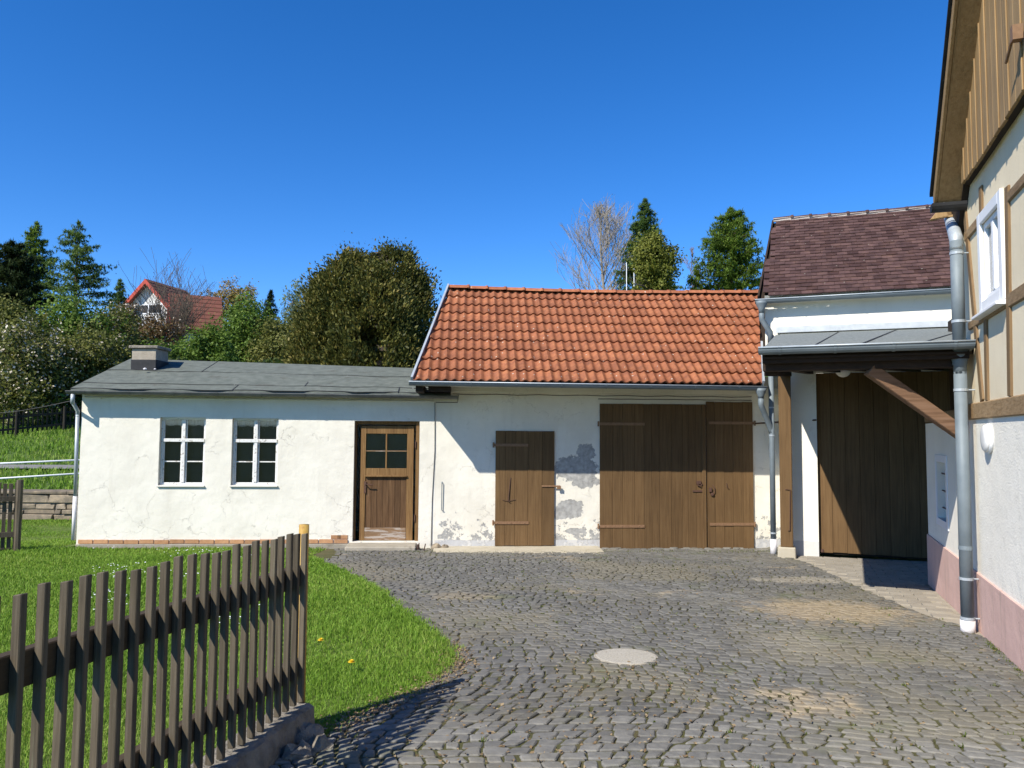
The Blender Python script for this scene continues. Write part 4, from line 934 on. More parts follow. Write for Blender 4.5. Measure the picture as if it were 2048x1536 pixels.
# ================================================================== CANOPY in front of the tall gate
cz_f = 0.0
HC = Frame(HO.pt(0, 0, 0.0)[:2], HO.e1[:2], HO.out[:2])
CFR = Vector(at_y(1940, 690, 6.95)); CFL = Vector(at_y(1524, 694, 7.62)); cfz = (CFR.z+CFL.z)/2; CFR.z = CFL.z = cfz
CBL = GA.pt(GA.u(1552, 668), GA.v(1540, 670)); CBR = GA.pt(gr, GA.v(1900, 650))
can = root('canopy', 'felt covered canopy on a timber frame in front of the tall gate', 'canopy', GA.pt(low0, -0.55, 0.3))
back_z = CBL.z
CBR.z = back_z
rbk = CBR
cr0 = MB(); cr0.poly([CFL, CFR, rbk, CBL], (0, 0, -.035)); croof = cr0.build('roof', M['felt2'], can)
for f in (0.02, 0.27, 0.50, 0.80):           # lapped lengths of felt
    q = lambda g, t: (CFL+(CFR-CFL)*g) + ((CBL+(rbk-CBL)*g)-(CFL+(CFR-CFL)*g))*t + Vector((0, 0, .006))
    g2 = {0.02: .268, .27: .498, .5: .798, .8: .995}[f]; zl = Vector((0, 0, .004 if f in (.27, .8) else .0))
    MB().poly([q(f, -.005)+zl, q(g2, -.005)+zl, q(g2, .98)+zl, q(f, .98)+zl], (0, 0, .006)).build('felt_strip', M['felt2'], croof)
    if g2 < .9: MB().tube([q(g2, -.005)+Vector((0, 0, .008)), q(g2, .98)+Vector((0, 0, .008))], .011, 5).build('bitumen_seam', M['black'], croof)
fl = MB(); fl.poly([CBL+Vector((0, 0, .02))+GA.out*.10, rbk+Vector((0, 0, .02))+GA.out*.10, rbk+Vector((0, 0, .13))+GA.out*.012, CBL+Vector((0, 0, .13))+GA.out*.012], GA.out*.004); fl.build('wall_flashing', M['zinc_bright'], can)
ceilF, ceilB = cfz-.10, gz0+.03
ce = MB(); CL0, CR0 = CFL+Vector((0, 0, ceilF-cfz)), CFR+Vector((0, 0, ceilF-cfz)); CL1, CR1 = GA.pt(low0-.12, ceilB, .02), GA.pt(gr, ceilB, .02)
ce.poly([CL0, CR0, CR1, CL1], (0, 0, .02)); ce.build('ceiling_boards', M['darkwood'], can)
fb = MB(); fb.beam(CFL+Vector((0, 0, -.07))-GA.out*.06, CFR+Vector((0, 0, -.07))-GA.out*.06, .05, .14); fb.build('fascia', M['darkwood'], can)
fb = MB(); cen = 0.30; fb.beam(CFL+Vector((0, 0, -.145))-GA.out*.20, CFR+Vector((0, 0, -.145))-GA.out*.20, .12, .13); fb.build('front_beam', M['darkwood'], can, bevel=.006)
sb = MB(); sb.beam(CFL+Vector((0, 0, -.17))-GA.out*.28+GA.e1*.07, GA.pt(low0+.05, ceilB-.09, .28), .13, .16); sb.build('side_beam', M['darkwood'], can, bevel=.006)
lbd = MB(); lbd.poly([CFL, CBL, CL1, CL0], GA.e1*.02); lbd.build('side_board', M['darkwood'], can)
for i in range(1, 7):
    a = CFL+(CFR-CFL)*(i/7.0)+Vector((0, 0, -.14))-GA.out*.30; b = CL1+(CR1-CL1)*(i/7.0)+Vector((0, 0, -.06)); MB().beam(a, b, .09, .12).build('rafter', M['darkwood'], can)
cg0, cg1 = CFL+GA.out*.07-GA.e1*.03+Vector((0, 0, .0)), CFR+GA.out*.07+GA.e1*.02+Vector((0, 0, .0))
cgu = MB().gutter(cg0, cg1, .064, GA.out).build('gutter', M['zinc'], can)
MB().tube([cg0+GA.out*.066+Vector((0, 0, .003)), cg1+GA.out*.066+Vector((0, 0, .003))], .009, 8).build('gutter_bead_highlight', M['zinc_bright'], cgu, smooth=True)  # brighter zinc laid along the canopy gutter edge as a painted highlight
for i in range(4):
    p = cg0+(cg1-cg0)*(.10+i*.27); MB().gutter(p, p+ge1*.026, .069, GA.out, th=.004).build('gutter_bracket', M['zinc'], cgu)
# post on stone
pp = GA.hit(1574, 1090, 0.28); pu = (pp-GA.o).dot(GA.e1)
MB().box(GA, pu-.095, pu+.095, -0.30, ceilB-.17, .19, .37).build('post', M['brown'], can, bevel=.008)
zb0 = gh(pp.x, pp.y)
MB().hexa([GA.pt(pu-.15, -.6, .44), GA.pt(pu+.14, -.6, .44), GA.pt(pu+.14, -.6, .10), GA.pt(pu-.15, -.6, .10), GA.pt(pu-.135, -.30, .42), GA.pt(pu+.13, -.30, .42), GA.pt(pu+.13, -.30, .12), GA.pt(pu-.135, -.30, .12)]).build('post_stone', M['palecrete'], can, bevel=.015)
ph = MB(); a = GA.uv(1578, 979, .37); b = GA.uv(1580, 1060, .37); ph.tube([GA.pt(a[0]-.06, a[1], .375), GA.pt(a[0]+.02, a[1], .39), GA.pt(b[0], b[1], .39), GA.pt(b[0]-.03, b[1]-.01, .385)], .007, 6); ph.build('hook', M['iron'], can)
# diagonal brace and wall beam
BRa = Vector(at_y(1738, 738, 7.42)); BRb = Vector(at_y(1924, 868, 7.42)); br = MB(); br.beam(BRa+(BRa-BRb).normalized()*.0, BRb+(BRb-BRa).normalized()*.03, .10, .125); br.build('brace', M['brace'], can, bevel=.008)
# iron bar across
ib = MB(); ib.tube([FA.pt(FA.u(1508, 847), FA.v(1508, 847), .06), GA.hit(1632, 840, .03)], .014, 8); tag(ib.build('iron_bar', M['iron']), 'thin dark iron bar running level from gate hinge past timber post', 'iron bar')
# upright pipe with white foot
up_r = root('upright_pipe', 'grey zinc drainpipe with white foot between double gate and timber post', 'drainpipe', (pipe_xy.x, pipe_xy.y, gh(0, pipe_xy.y)))
ztop = at_y(1543, 716, 12.95).z; zf = at_y(1547, 1078, 12.95).z; z0_ = gh(0, pipe_xy.y)-.03
MB().tube([(pipe_xy.x, pipe_xy.y, ztop), (pipe_xy.x, pipe_xy.y, zf-.03)], .046, 14).build('pipe', M['zinc'], up_r, smooth=True)
MB().tube([(pipe_xy.x, pipe_xy.y, zf), (pipe_xy.x, pipe_xy.y, z0_)], .056, 14).build('pipe_foot', M['pvc'], up_r, smooth=True)
for z in (zf+.10, zj-.05, 1.95):
    MB().tube([(pipe_xy.x, pipe_xy.y, z-.012), (pipe_xy.x, pipe_xy.y, z+.012)], .051, 14).build('clamp', M['zinc_bright'], up_r)
# ceiling lamp
lp = Vector(at_y(1686, 733, 10.6)); lz = lp.z+.03; la = root('ceiling_lamp', 'white opal globe lamp fixed under the dark canopy ceiling', 'lamp', (lp.x, lp.y, lz))
MB().lathe((lp.x, lp.y, lz+.06), (0, 0, -1), [(.06, 0), (.065, .03), (.05, .04)], 16).build('base', M['white_frame'], la, smooth=True)
MB().lathe((lp.x, lp.y, lz+.03), (0, 0, -1), [(.06, 0)]+[(.105*math.sin(t), .105-.105*math.cos(t)) for t in (.8, 1.1, 1.4, 1.7, 2.0, 2.3, 2.6, 2.9, 3.1)], 20).build('globe', M['lamp'], la, smooth=True)

# ================================================================== HALF-TIMBERED HOUSE
hu = lambda px, py: HO.uv(px, py)
z_pl = sum(HO.v(*q) for q in ((1870, 1079), (1940, 1131), (2040, 1208)))/3
z_bb = sum(HO.v(*q) for q in ((1950, 839), (2040, 831)))/2
z_bt = sum(HO.v(*q) for q in ((1950, 805), (2040, 792)))/2
z_bd = sum(HO.v(*q) for q in ((1918, 408), (2045, 222)))/2
u_c = HO.u(1916, 420); u_low = HO.u(1855, 1000); u_n = -4.5
hs_ = root('timber_house', 'half-timbered house with cream panels, brown board gable and pink plinth', 'house', HO.pt((u_c+u_n)/2, -0.3, -3))
PL_HO = plaster('house_roughcast', (0.86, 0.815, 0.71), (0.79, 0.745, 0.64), grain=0.9, gscale=60, streak=0.12, big=.8)
PL_PI = plaster('pink_plinth', (0.62, 0.42, 0.36), (0.52, 0.35, 0.30), grain=0.45, gscale=60, streak=0.4, dirty=(0.30, 0.25, 0.20), crack=.3)
PL_CR = plaster('cream_infill', (0.76, 0.655, 0.47), (0.70, 0.59, 0.41), grain=0.4, gscale=60, streak=0.12, big=.7)
nwin = (HO.u(1873, 975), HO.u(1896, 975), HO.v(1884, 1048), HO.v(1884, 905))
wn_ = (nwin[1]-.02, nwin[0]+.02) if nwin[0] > nwin[1] else nwin
n0, n1 = min(nwin[0], nwin[1]), max(nwin[0], nwin[1])
wl_ = wall_holes(HO, u_n, u_low, z_pl, z_bb, [(n0+.08, n1-.08, HO.v(1886, 1040), HO.v(1886, 925))], .16, 0)
P = HO.pt
wl_.quad(P(u_low, z_pl), P(u_low, z_pl, -1.6), P(u_low, z_bb, -1.6), P(u_low, z_bb)); wl_.quad(P(u_low, z_bb), P(u_low, z_bb, -1.6), P(u_n, z_bb, -1.6), P(u_n, z_bb))
wl_.build('wall', PL_HO, hs_, fix=False)
plw = MB(); plw.box(HO, u_n, u_low+.012, -0.55, z_pl, -1.6, .018); plw.build('plinth', PL_PI, hs_, bevel=.006)
# small barred window low in the wall
nw = MB(); v0, v1 = HO.v(1886, 1040), HO.v(1886, 925); a, b = n0+.08, n1-.08
for x0, x1, y0, y1 in ((a-.08, a, v0-.08, v1+.08), (b, b+.08, v0-.08, v1+.08), (a, b, v1, v1+.08), (a, b, v0-.08, v0)): nw.box(HO, x0, x1, y0, y1, .0005, .012)
nwo = nw.build('small_window', M['white_frame'], hs_)
MB().box(HO, a, b, v0, v1, -.15, -.145).build('pane', M['glass'], nwo); MB().box(HO, a, b, v0, v1, -.20, -.19).build('dark_room', M['dark'], nwo)
for i in range(3): z = v0+(v1-v0)*(i+.6)/3.3; MB().tube([HO.pt(a-.01, z, -.05), HO.pt(b+.01, z, -.05)], .009, 6).build('bar', M['iron'], nwo)
MB().tube([HO.pt((a+b)/2, v0, -.06), HO.pt((a+b)/2, v1, -.06)], .009, 6).build('bar', M['iron'], nwo)
# sill beam
bm_ = MB(); bm_.box(HO, u_n, u_c-.05, z_bb, z_bt, -.20, .022); bm_.build('sill_beam', M['timber'], hs_, bevel=.01)
bm_ = MB(); bm_.box(HO, u_c-.049, u_low+.3, z_bb+.02, z_bt-.02, -.20, -.03); bm_.build('passage_beam', M['timber'], hs_, bevel=.01)
MB().box(HO, u_c, u_low+.4, z_bt, 3.0, -.6, -.35).build('passage_boarding', M['darkwood'], hs_)
# upper storey
WN = (HO.uv(1961, 428), HO.uv(2007, 380), HO.uv(2015, 598), HO.uv(1965, 628))
wu0, wu1 = (WN[1][0]+WN[2][0])/2, (WN[0][0]+WN[3][0])/2; wv0, wv1 = (WN[2][1]+WN[3][1])/2, (WN[0][1]+WN[1][1])/2
inf = wall_holes(HO, u_n, u_c, z_bt, z_bd+.3, [(wu0+.09, wu1-.09, wv0+.09, wv1-.09)], .2, 0)
inf.quad(P(u_c, z_bt), P(u_c, z_bt, -5), P(u_c, z_bd+.3, -5), P(u_c, z_bd+.3)); inf.build('infill_wall', PL_CR, hs_, fix=False)
def tim(p0, p1, wd, mt='timber_v', out=.018):
    a = HO.pt(*HO.uv(*p0), out/2-.02); b = HO.pt(*HO.uv(*p1), out/2-.02); MB().beam(a, b, .04+out, wd, HO.e1 if abs((b-a).z) > (b-a).length*.6 else (0, 0, 1)).build('timber', M[mt], hs_, bevel=.006)
tim((1932, 424), (1967, 802), .105); tim((1973.5, 628), (1977, 802), .10); tim((2017, 372), (2023, 793), .105); tim((1964, 372), (1965, 424), .10)
uu = lambda px, py: HO.u(px, py)
def rail(u0, u1, z0, z1, mt='timber', out=.020): MB().box(HO, min(u0, u1), max(u0, u1), z0, z1, -.03, out).build('timber', M[mt], hs_, bevel=.008)
rail(uu(1932, 460), wu1+.004, HO.v(1945, 470), HO.v(1945, 450)); rail(uu(1940, 640), wu0, HO.v(1975, 640), HO.v(1975, 622))
rail(u_n, uu(2017, 590)-.05, HO.v(2035, 607), HO.v(2035, 577)); 
rail(u_n, uu(2016, 390)-.05, HO.v(2035, 388), HO.v(2035, 366))
MB().box(HO, u_c-.10, u_c+.002, z_bt+.001, z_bd, -.1, .012).build('timber', M['timber_v'], hs_, bevel=.006)
for du in (1.0, 2.1, 3.2): MB().box(HO, wu0-du-.16, wu0-du-.05, z_bt+.001, z_bd, -.03, .017).build('timber', M['timber_v'], hs_, bevel=.006)
# window
wf_ = MB(); t = .095
for x0, x1, y0, y1 in ((wu0, wu0+t, wv0, wv1), (wu1-t, wu1, wv0, wv1), (wu0+t, wu1-t, wv1-t, wv1), (wu0+t, wu1-t, wv0, wv0+t)): wf_.box(HO, x0, x1, y0, y1, .0, .028)
wo = wf_.build('window', M['white_frame'], hs_, bevel=.004)
def wsub(nm, x0, x1, y0, y1, w0, w1, mt=M['white_frame']): return MB().box(HO, x0, x1, y0, y1, w0, w1).build(nm, mt, wo, bevel=.003)
a, b, c, d = wu0+t, wu1-t, wv0+t, wv1-t
for x0, x1, y0, y1 in ((a, a+.05, c, d), (b-.05, b, c, d), (a+.05, b-.05, d-.05, d), (a+.05, b-.05, c, c+.05)): wsub('sash', x0, x1, y0, y1, -.05, -.005)
wsub('mullion', (a+b)/2-.035, (a+b)/2+.035, c+.05, d-.05, -.05, .0)
wsub('pane', a+.05, (a+b)/2-.036, c+.05, d-.05, -.035, -.031, M['glass']); wsub('pane', (a+b)/2+.036, b-.05, c+.05, d-.05, -.035, -.031, M['glass'])
M['lace'] = mk('lace_curtain', [(0.20, 0.21, 0.23), (0.42, 0.43, 0.45)], 25, rough=.9, stretch=(3, 3, .4))
wsub('net_curtain', a, b, c, d, -.13, -.12, M['lace'])
MB().hexa([HO.pt(wu0-.03, wv0-.045, .085), HO.pt(wu1+.03, wv0-.045, .085), HO.pt(wu1+.03, wv0-.05, -.02), HO.pt(wu0-.03, wv0-.05, -.02), HO.pt(wu0-.03, wv0-.02, .085), HO.pt(wu1+.03, wv0-.02, .085), HO.pt(wu1+.03, wv0+.0, -.02), HO.pt(wu0-.03, wv0+.0, -.02)]).build('sill', M['white_frame'], wo, bevel=.004)
# gable boards, roof
ov = .22; base_s = HO.pt(u_c+.05, 0, .09)
eav = HO.hit(1866, 396, ov+.06); eu = (eav-HO.o).dot(HO.e1); ez = eav.z
top = HO.hit(1906, 0, ov+.06); tu = (top-HO.o).dot(HO.e1); slope = (top.z-ez)/(eu-tu)
zr = lambda u: ez + (eu-u)*slope
u = u_c+.06; k = 0
while u > u_n:
    wd = random.uniform(.15, .20); u1 = max(u-wd, u_n); gz = .0
    a0, a1 = zr(u)-.10, zr(u1)-.10
    zb_ = z_bd + random.uniform(-.015, .012); mb = MB()
    if a0 > zb_+.02:
        mb.hexa([P(u1+.002, zb_, .085), P(u-.002, zb_, .085), P(u-.002, zb_, .06), P(u1+.002, zb_, .06), P(u1+.002, a1, .085), P(u-.002, a0, .085), P(u-.002, a0, .06), P(u1+.002, a1, .06)])
        mb.build('board', M['ochre'], hs_, bevel=.003)
        if random.random() < .55: MB().hexa([P(u1-.013, zb_-.01, .096), P(u1+.013, zb_-.01, .096), P(u1+.013, zb_-.01, .0855), P(u1-.013, zb_-.01, .0855), P(u1-.013, a1-.01, .096), P(u1+.013, a1-.01, .096), P(u1+.013, a1-.01, .0855), P(u1-.013, a1-.01, .0855)]).build('cover_strip', M['ochre'], hs_, bevel=.003)
    u = u1; k += 1
MB().hexa([P(u_n, z_bd+.02, .055), P(u_c+.05, z_bd+.02, .055), P(u_c+.05, z_bd+.02, -.1), P(u_n, z_bd+.02, -.1), P(u_n, zr(u_n)-.14, .055), P(u_c+.05, zr(u_c+.05)-.14, .055), P(u_c+.05, zr(u_c+.05)-.14, -.1), P(u_n, zr(u_n)-.14, -.1)]).build('gable_core', M['backing'], hs_)
rfm = MB(); rfm.hexa([P(u_n, zr(u_n)-.06, ov), P(eu, ez-.06, ov), P(eu, ez-.06, -6), P(u_n, zr(u_n)-.06, -6), P(u_n, zr(u_n), ov), P(eu, ez, ov), P(eu, ez, -6), P(u_n, zr(u_n), -6)])
ro = rfm.build('roof', M['plaintile'], hs_)
bg = MB(); bg.hexa([P(u_n, zr(u_n)-.11, ov+.06), P(eu, ez-.11, ov+.06), P(eu, ez-.11, ov+.03), P(u_n, zr(u_n)-.11, ov+.03), P(u_n, zr(u_n)+.02, ov+.06), P(eu, ez+.02, ov+.06), P(eu, ez+.02, ov+.03), P(u_n, zr(u_n)+.02, ov+.03)]); bg.build('barge_board', M['ochre'], hs_, bevel=.004)
bg = MB(); bg.hexa([P(u_n, zr(u_n)+.02, ov+.085), P(eu+.03, ez+.02, ov+.085), P(eu+.03, ez+.02, ov-.03), P(u_n, zr(u_n)+.02, ov-.03), P(u_n, zr(u_n)+.055, ov+.085), P(eu+.03, ez+.055, ov+.085), P(eu+.03, ez+.055, ov-.03), P(u_n, zr(u_n)+.055, ov-.03)]); bg.build('verge_slates', M['black'], ro)
sf = MB(); sf.hexa([P(u_n, zr(u_n)-.09, ov+.028), P(eu-.02, ez-.09, ov+.028), P(eu-.02, ez-.09, .02), P(u_n, zr(u_n)-.09, .02), P(u_n, zr(u_n)-.065, ov+.028), P(eu-.02, ez-.065, ov+.028), P(eu-.02, ez-.065, .02), P(u_n, zr(u_n)-.065, .02)]); sf.build('verge_soffit', M['ochre'], hs_)
kn = MB(); kn.poly([P(u_c+.02, z_bd-.12, .02), P(u_c+.02, z_bd-.12, .09), P(u_c+.02, z_bd+.02, .13), P(u_c+.02, ez-.12, .26), P(u_c+.02, ez-.08, .02)], HO.e1*(-.07)); kn.build('console', M['ochre'], hs_, bevel=.005)
# iron anchor on the gable
an = MB(); a_ = HO.uv(2044, 68, .1); an.box(HO, a_[0]-.03, a_[0]+.03, a_[1]-.04, a_[1]+.06, .10, .16); an.tube([HO.pt(a_[0], a_[1], .15), HO.pt(*HO.uv(2012, 126, .15), .15)], .010, 6); an.build('iron_anchor', M['strap'], hs_)
# eave gutter end and the tall downpipe
eg = MB(); eg.gutter(P(eu-.00, ez-.07, ov+.08), P(eu+.02, ez-.07, -2.0), .075, HO.e1); egt = eg.build('gutter', M['black'], hs_)
PX = Vector(at_ground(1936, 1262)); PX = Vector((PX.x, PX.y, 0))
tp = root('tall_downpipe', 'tall blue-grey zinc downpipe with hopper on the corner of the timber house', 'drainpipe', (PX.x, PX.y, gh(0, PX.y)))
dist = PX.y
zpt = lambda px, py: at_y(px, py, dist).z
el0 = Vector(at_y(1898, 425, dist+.85)); el1 = Vector(at_y(1905, 452, dist+.35)); 
sw = MB(); sw.tube([el0+Vector((-.0, 0, .06)), el0, el1, Vector((PX.x, PX.y, zpt(1917, 478))), Vector((PX.x, PX.y, zpt(1917, 500)))], .058, 16); sw.build('swan_neck', M['zinc_bright'], tp, smooth=True)
MB().tube([(PX.x, PX.y, zpt(1918, 482)), (PX.x, PX.y, zpt(1924, 695))], .055, 18).build('pipe', M['zinc'], tp, smooth=True)
zh = zpt(1926, 692); MB().lathe((PX.x, PX.y, zh), (0, 0, -1), [(.115, 0), (.115, .015), (.085, .07), (.062, .15), (.062, .17), (.055, .18), (.055, .26)], 18).build('hopper', M['zinc'], tp, smooth=True)
MB().tube([(PX.x, PX.y, zh-.24), (PX.x, PX.y, zpt(1936, 1246))], .055, 18).build('pipe', M['zinc'], tp, smooth=True)
MB().tube([(PX.x, PX.y, zpt(1936, 1240)), (PX.x, PX.y, gh(0, PX.y)-.03)], .062, 18).build('pipe_foot', M['pvc'], tp, smooth=True)
for py, px in ((507, 1918), (643, 1923), (780, 1926), (1157, 1934), (1236, 1936)):
    z = zpt(px, py); cl = MB(); cl.tube([(PX.x, PX.y, z-.012), (PX.x, PX.y, z+.012)], .060, 18); wpt = PX+(HO.pt(0, 0)-PX).dot(HO.out)*HO.out; cl.tube([(PX.x, PX.y, z), (wpt.x, wpt.y, z)], .007, 6); cl.build('clamp', M['zinc_bright'], tp)
MB().lathe((PX.x, PX.y, zpt(1935, 1100)), (0, 0, 1), [(.058, 0), (.059, .01), (.056, .04)], 18).build('sleeve', M['zinc'], tp)
# round wall lamp
lc = HO.uv(1967, 877, .05); lr = root('wall_lamp', 'round white bulkhead lamp on the roughcast house wall', 'lamp', HO.pt(lc[0], lc[1]-.13, 0))
MB().lathe(HO.pt(lc[0], lc[1], 0), HO.out, [(.125, 0), (.127, .02), (.12, .028)], 28).build('base', M['white_frame'], lr, smooth=True)
MB().lathe(HO.pt(lc[0], lc[1], .025), HO.out, [(.118, 0), (.116, .018), (.100, .030), (.05, .036), (.0, .037)], 28).build('shade', M['lamp'], lr, smooth=True)

# ================================================================== FENCES
FDir = Vector((FD.x, FD.y, -SLOPE))           # fence line follows the fall of the ground
FN = Vector((FD.y, -FD.x, 0))                 # towards the yard
def fp(s, z, off=0.0): p = Vector((FE.x, FE.y, 0)) - Vector((FD.x, FD.y, 0))*s + FN*off; p.z = gh(0, p.y) + z; return p
fz = lambda px, py: None
de = FE.y
z_of = lambda py: at_y(607, py, de).z - gh(0, de)
ztop, zr1a, zr1b, zr2a, zr2b, zwall, zpb = z_of(1062), z_of(1131), z_of(1172), z_of(1316), z_of(1352), z_of(1405), z_of(1400)
fence = root('picket_fence', 'dark weathered wooden picket fence beside the lawn in the foreground', 'fence', fp(1.0, 0, 0))
NP = 30; sp = 0.0935
for i in range(NP):
    s = 0.012 + i*sp; w = .027+random.uniform(-.002, .002); d = .032; z1 = ztop+random.uniform(-.012, .010); z0 = zwall+.012+random.uniform(-.01, .01)
    lean = random.uniform(-.010, .010); b0 = fp(s, z0, .012); t0 = fp(s, z1, .012)
    mb = MB(); q = []
    for z, ss in ((z0, 0), (z1, lean)):
        for ds, do in ((w/2, 0), (-w/2, 0), (-w/2, d), (w/2, d)): q.append(fp(s+ds+ss, z, .012+do))
    for k in (4, 5): q[k].z -= .006                                    # sloping top
    mb.hexa(q); mb.build('picket', M['fence'], fence, bevel=.003)
for za, zb in ((zr1b, zr1a), (zr2b, zr2a)):
    mb = MB(); mb.hexa([fp(-.02, za, -.036), fp(-.02, za, .011), fp(NP*sp+.1, za, .011), fp(NP*sp+.1, za, -.036), fp(-.02, zb, -.036), fp(-.02, zb, .011), fp(NP*sp+.1, zb, .011), fp(NP*sp+.1, zb, -.036)]); mb.build('rail', M['fence_x'], fence, bevel=.004)
yp = fp(-.035, 0, .005); MB().tube([fp(-.035, -.15, .005), fp(-.035, z_of(1050), .005)], .029, 16).build('end_post', M['yellowpost'], fence, smooth=True)
fence['label'] = 'dark weathered picket fence with yellow end post along the lawn, nearest of the fences'
# low rough concrete base under it
fw = MB(); n = 34
for i in range(n):
    s0, s1 = 0.03+i*.085, 0.03+(i+1)*.085
for i in range(n+1):
    s = 0.0+i*.085; j = lambda a=.012: random.uniform(-a, a)
    ring = [fp(s+j(), -.12, .135+j()), fp(s+j(), zwall*.5, .115+j(.015)), fp(s+j(.006), zwall-.012+j(.006), .095+j()), fp(s, zwall+j(.004), .075+j(.006)), fp(s, zwall+j(.004), -.075), fp(s, -.12, -.09)]
    fw.v += ring
    if i: b = (i-1)*6; fw.f += [(b+k, b+k+1, b+6+k+1, b+6+k) for k in range(5)]
fw.f.append((5, 4, 3, 2, 1, 0))
tag(fw.build('fence_base_wall', M['roughcrete']), 'low rough concrete base wall under the near picket fence', 'low wall')
for i, (px, py, r, lb) in enumerate(((612, 1478, .10, 'largest rough stone at the end of the fence base, under the yellow post'), (640, 1492, .075, 'middle-sized rough stone in shade beside the fence end'), (590, 1512, .08, 'rough stone leaning against the fence base wall'))):
    p = at_ground(px, py); mb = MB(); mb.lathe((p.x, p.y, gh(0, p.y)-.03), (0, 0, 1), [(r*.8, 0), (r, r*.4), (r*.85, r*.8), (r*.35, r*1.05)], 8)
    for v in mb.v: v += Vector([random.uniform(-.018, .018) for _ in range(3)])
    tag(mb.build('rough_stone', M['roughcrete'], bevel=.012), lb, 'stone', 'rough stones at the fence end')

def simple_fence(name, label, p0, p1, n, h, mtp, w=.055, d=.03, post_every=None, postlast=False):
    p0, p1 = Vector(p0), Vector(p1); r = root(name, label, 'fence', (p0+p1)/2); dr = (p1-p0); dl = dr.length; dn_ = Vector((dr.x, dr.y, 0)).normalized(); o_ = Vector((dn_.y, -dn_.x, 0))
    for i in range(n):
        p = p0+dr*(i+.5)/n; z0, z1 = .06, h+random.uniform(-.02, .02); q = [p+dn_*a+o_*b+Vector((0, 0, z)) for z in (z0, z1) for a, b in ((-w/2, 0), (w/2, 0), (w/2, -d), (-w/2, -d))]
        MB().hexa(q).build('picket', mtp, r, bevel=.003)
    for z in (h*.27, h*.78): MB().beam(p0+Vector((0, 0, z))+o_*.03, p1+Vector((0, 0, z))+o_*.03, .04, .08).build('rail', mtp, r)
    for k in ((0, 1) if not post_every else [i/post_every for i in range(post_every+1)]):
        p = p0+dr*k; MB().tube([p+o_*.09+Vector((0, 0, -.3)), p+o_*.09+Vector((0, 0, h+.06))], .05, 8).build('post', mtp, r)
    return r
a = Vector(at_y(34, 1105, 12.6)); b = Vector(at_y(-180, 1120, 11.9))
for q in (a, b): q.z = gh(0, q.y)-.03
simple_fence('picket_fence', 'short grey picket fence on the lawn before the low stone wall', b, a, 17, 1.12, M['fence'])
a = Vector((-16.9, 25.2, 0)); b = Vector(at_y(165, 870, 30.5))
for q in (a, b): q.z = gh(0, q.y)
M['darkfence'] = wood('black_stained_fence', [(0.02, 0.018, 0.014), (0.045, 0.038, 0.03)])
b = Vector((-16.0, 30.5, gh(0, 30.5))); a = Vector((-20.5, 26.2, gh(0, 26.2)))
simple_fence('picket_fence', 'black stained picket fence on the bank beneath the flowering bushes', a, b, 40, 0.85, M['darkfence'], post_every=4)

# railing along the road
rr = root('road_railing', 'white two-bar tubular railing between the road and the stone wall', 'railing', (-12.5, 20.2, gh(0, 20.2)))
for (pa, pb) in (((0, 927), (160, 920)), ((0, 957), (160, 947))):
    A, B_ = Vector(at_y(*pa, 19.6)), Vector(at_y(*pb, 20.6)); d = (B_-A); MB().tube([A-d*1.3, B_+d*1.6], .024, 10).build('bar', M['white_frame'], rr, smooth=True)
for k in (-.35, 2.1):
    A, B_ = Vector(at_y(0, 927, 19.6)), Vector(at_y(160, 920, 20.6)); p = A+(B_-A)*k; MB().tube([(p.x, p.y, gh(0, p.y)-.2), p], .036, 10).build('post', M['white_frame'], rr, smooth=True)

# retaining wall of rubble
rw = root('retaining_wall', 'low rubble stone retaining wall behind the lawn', 'wall', (-12, 18.2, -0.6))
MB().wbox(-17, -7.2, 18.08, 18.55, -1.0, -0.02).build('core', M['mortar'], rw)
zz = -0.75; row = 0
while zz < -.08:
    hgt = random.uniform(.10, .22); hgt = min(hgt, -.0-zz); x = -16.5+random.uniform(0, .3)
    while x < -7.4:
        L = random.uniform(.18, .75); w = random.uniform(.02, .09); mb = MB(); j = lambda: random.uniform(-.03, .03)
        mb.hexa([(x+.01+j(), 18.08-w, zz+.008), (x+L-.01+j(), 18.08-w+j(), zz+.008), (x+L, 18.2, zz), (x, 18.2, zz), (x+.015+j(), 18.08-w+j(), zz+hgt-.012+j()*.5), (x+L-.015+j(), 18.08-w, zz+hgt-.012+j()*.5), (x+L, 18.2, zz+hgt), (x, 18.2, zz+hgt)])
        mb.build('stone', M['wallstone'], rw, bevel=.012); x += L
    zz += hgt
x = -16.8
while x < -7.4:
    L = random.uniform(.8, 1.3); MB().wbox(x+.005, x+L-.005, 17.98+random.uniform(-.02, .02), 18.6, .0, .07+random.uniform(-.01, .01)).build('coping', M['wallstone'], rw, bevel=.015); x += L
# road on the bank
road = MB()
for i in range(30):
    x0, x1 = -60+i*4, -56+i*4
    road.quad((x0, 22.25, gh(0, 22.25)+.012), (x1, 22.25, gh(0, 22.25)+.012), (x1, 23.55, gh(0, 23.55)+.012), (x0, 23.55, gh(0, 23.55)+.012))
tag(road.build('road', M['asphalt'], fix=False), kind='structure')
# overhead cable
p0, p1 = Vector(at_y(-60, 828, 26)), Vector(at_y(150, 800, 18)); cb = MB(); cb.tube([p0+(p1-p0)*t+Vector((0, 0, -.25*math.sin(math.pi*t)*.4)) for t in [i/8 for i in range(9)]], .007, 5)
tag(cb.build('overhead_cable', M['cable']), 'thin dark cable slung to the shed corner before the bushes', 'cable')

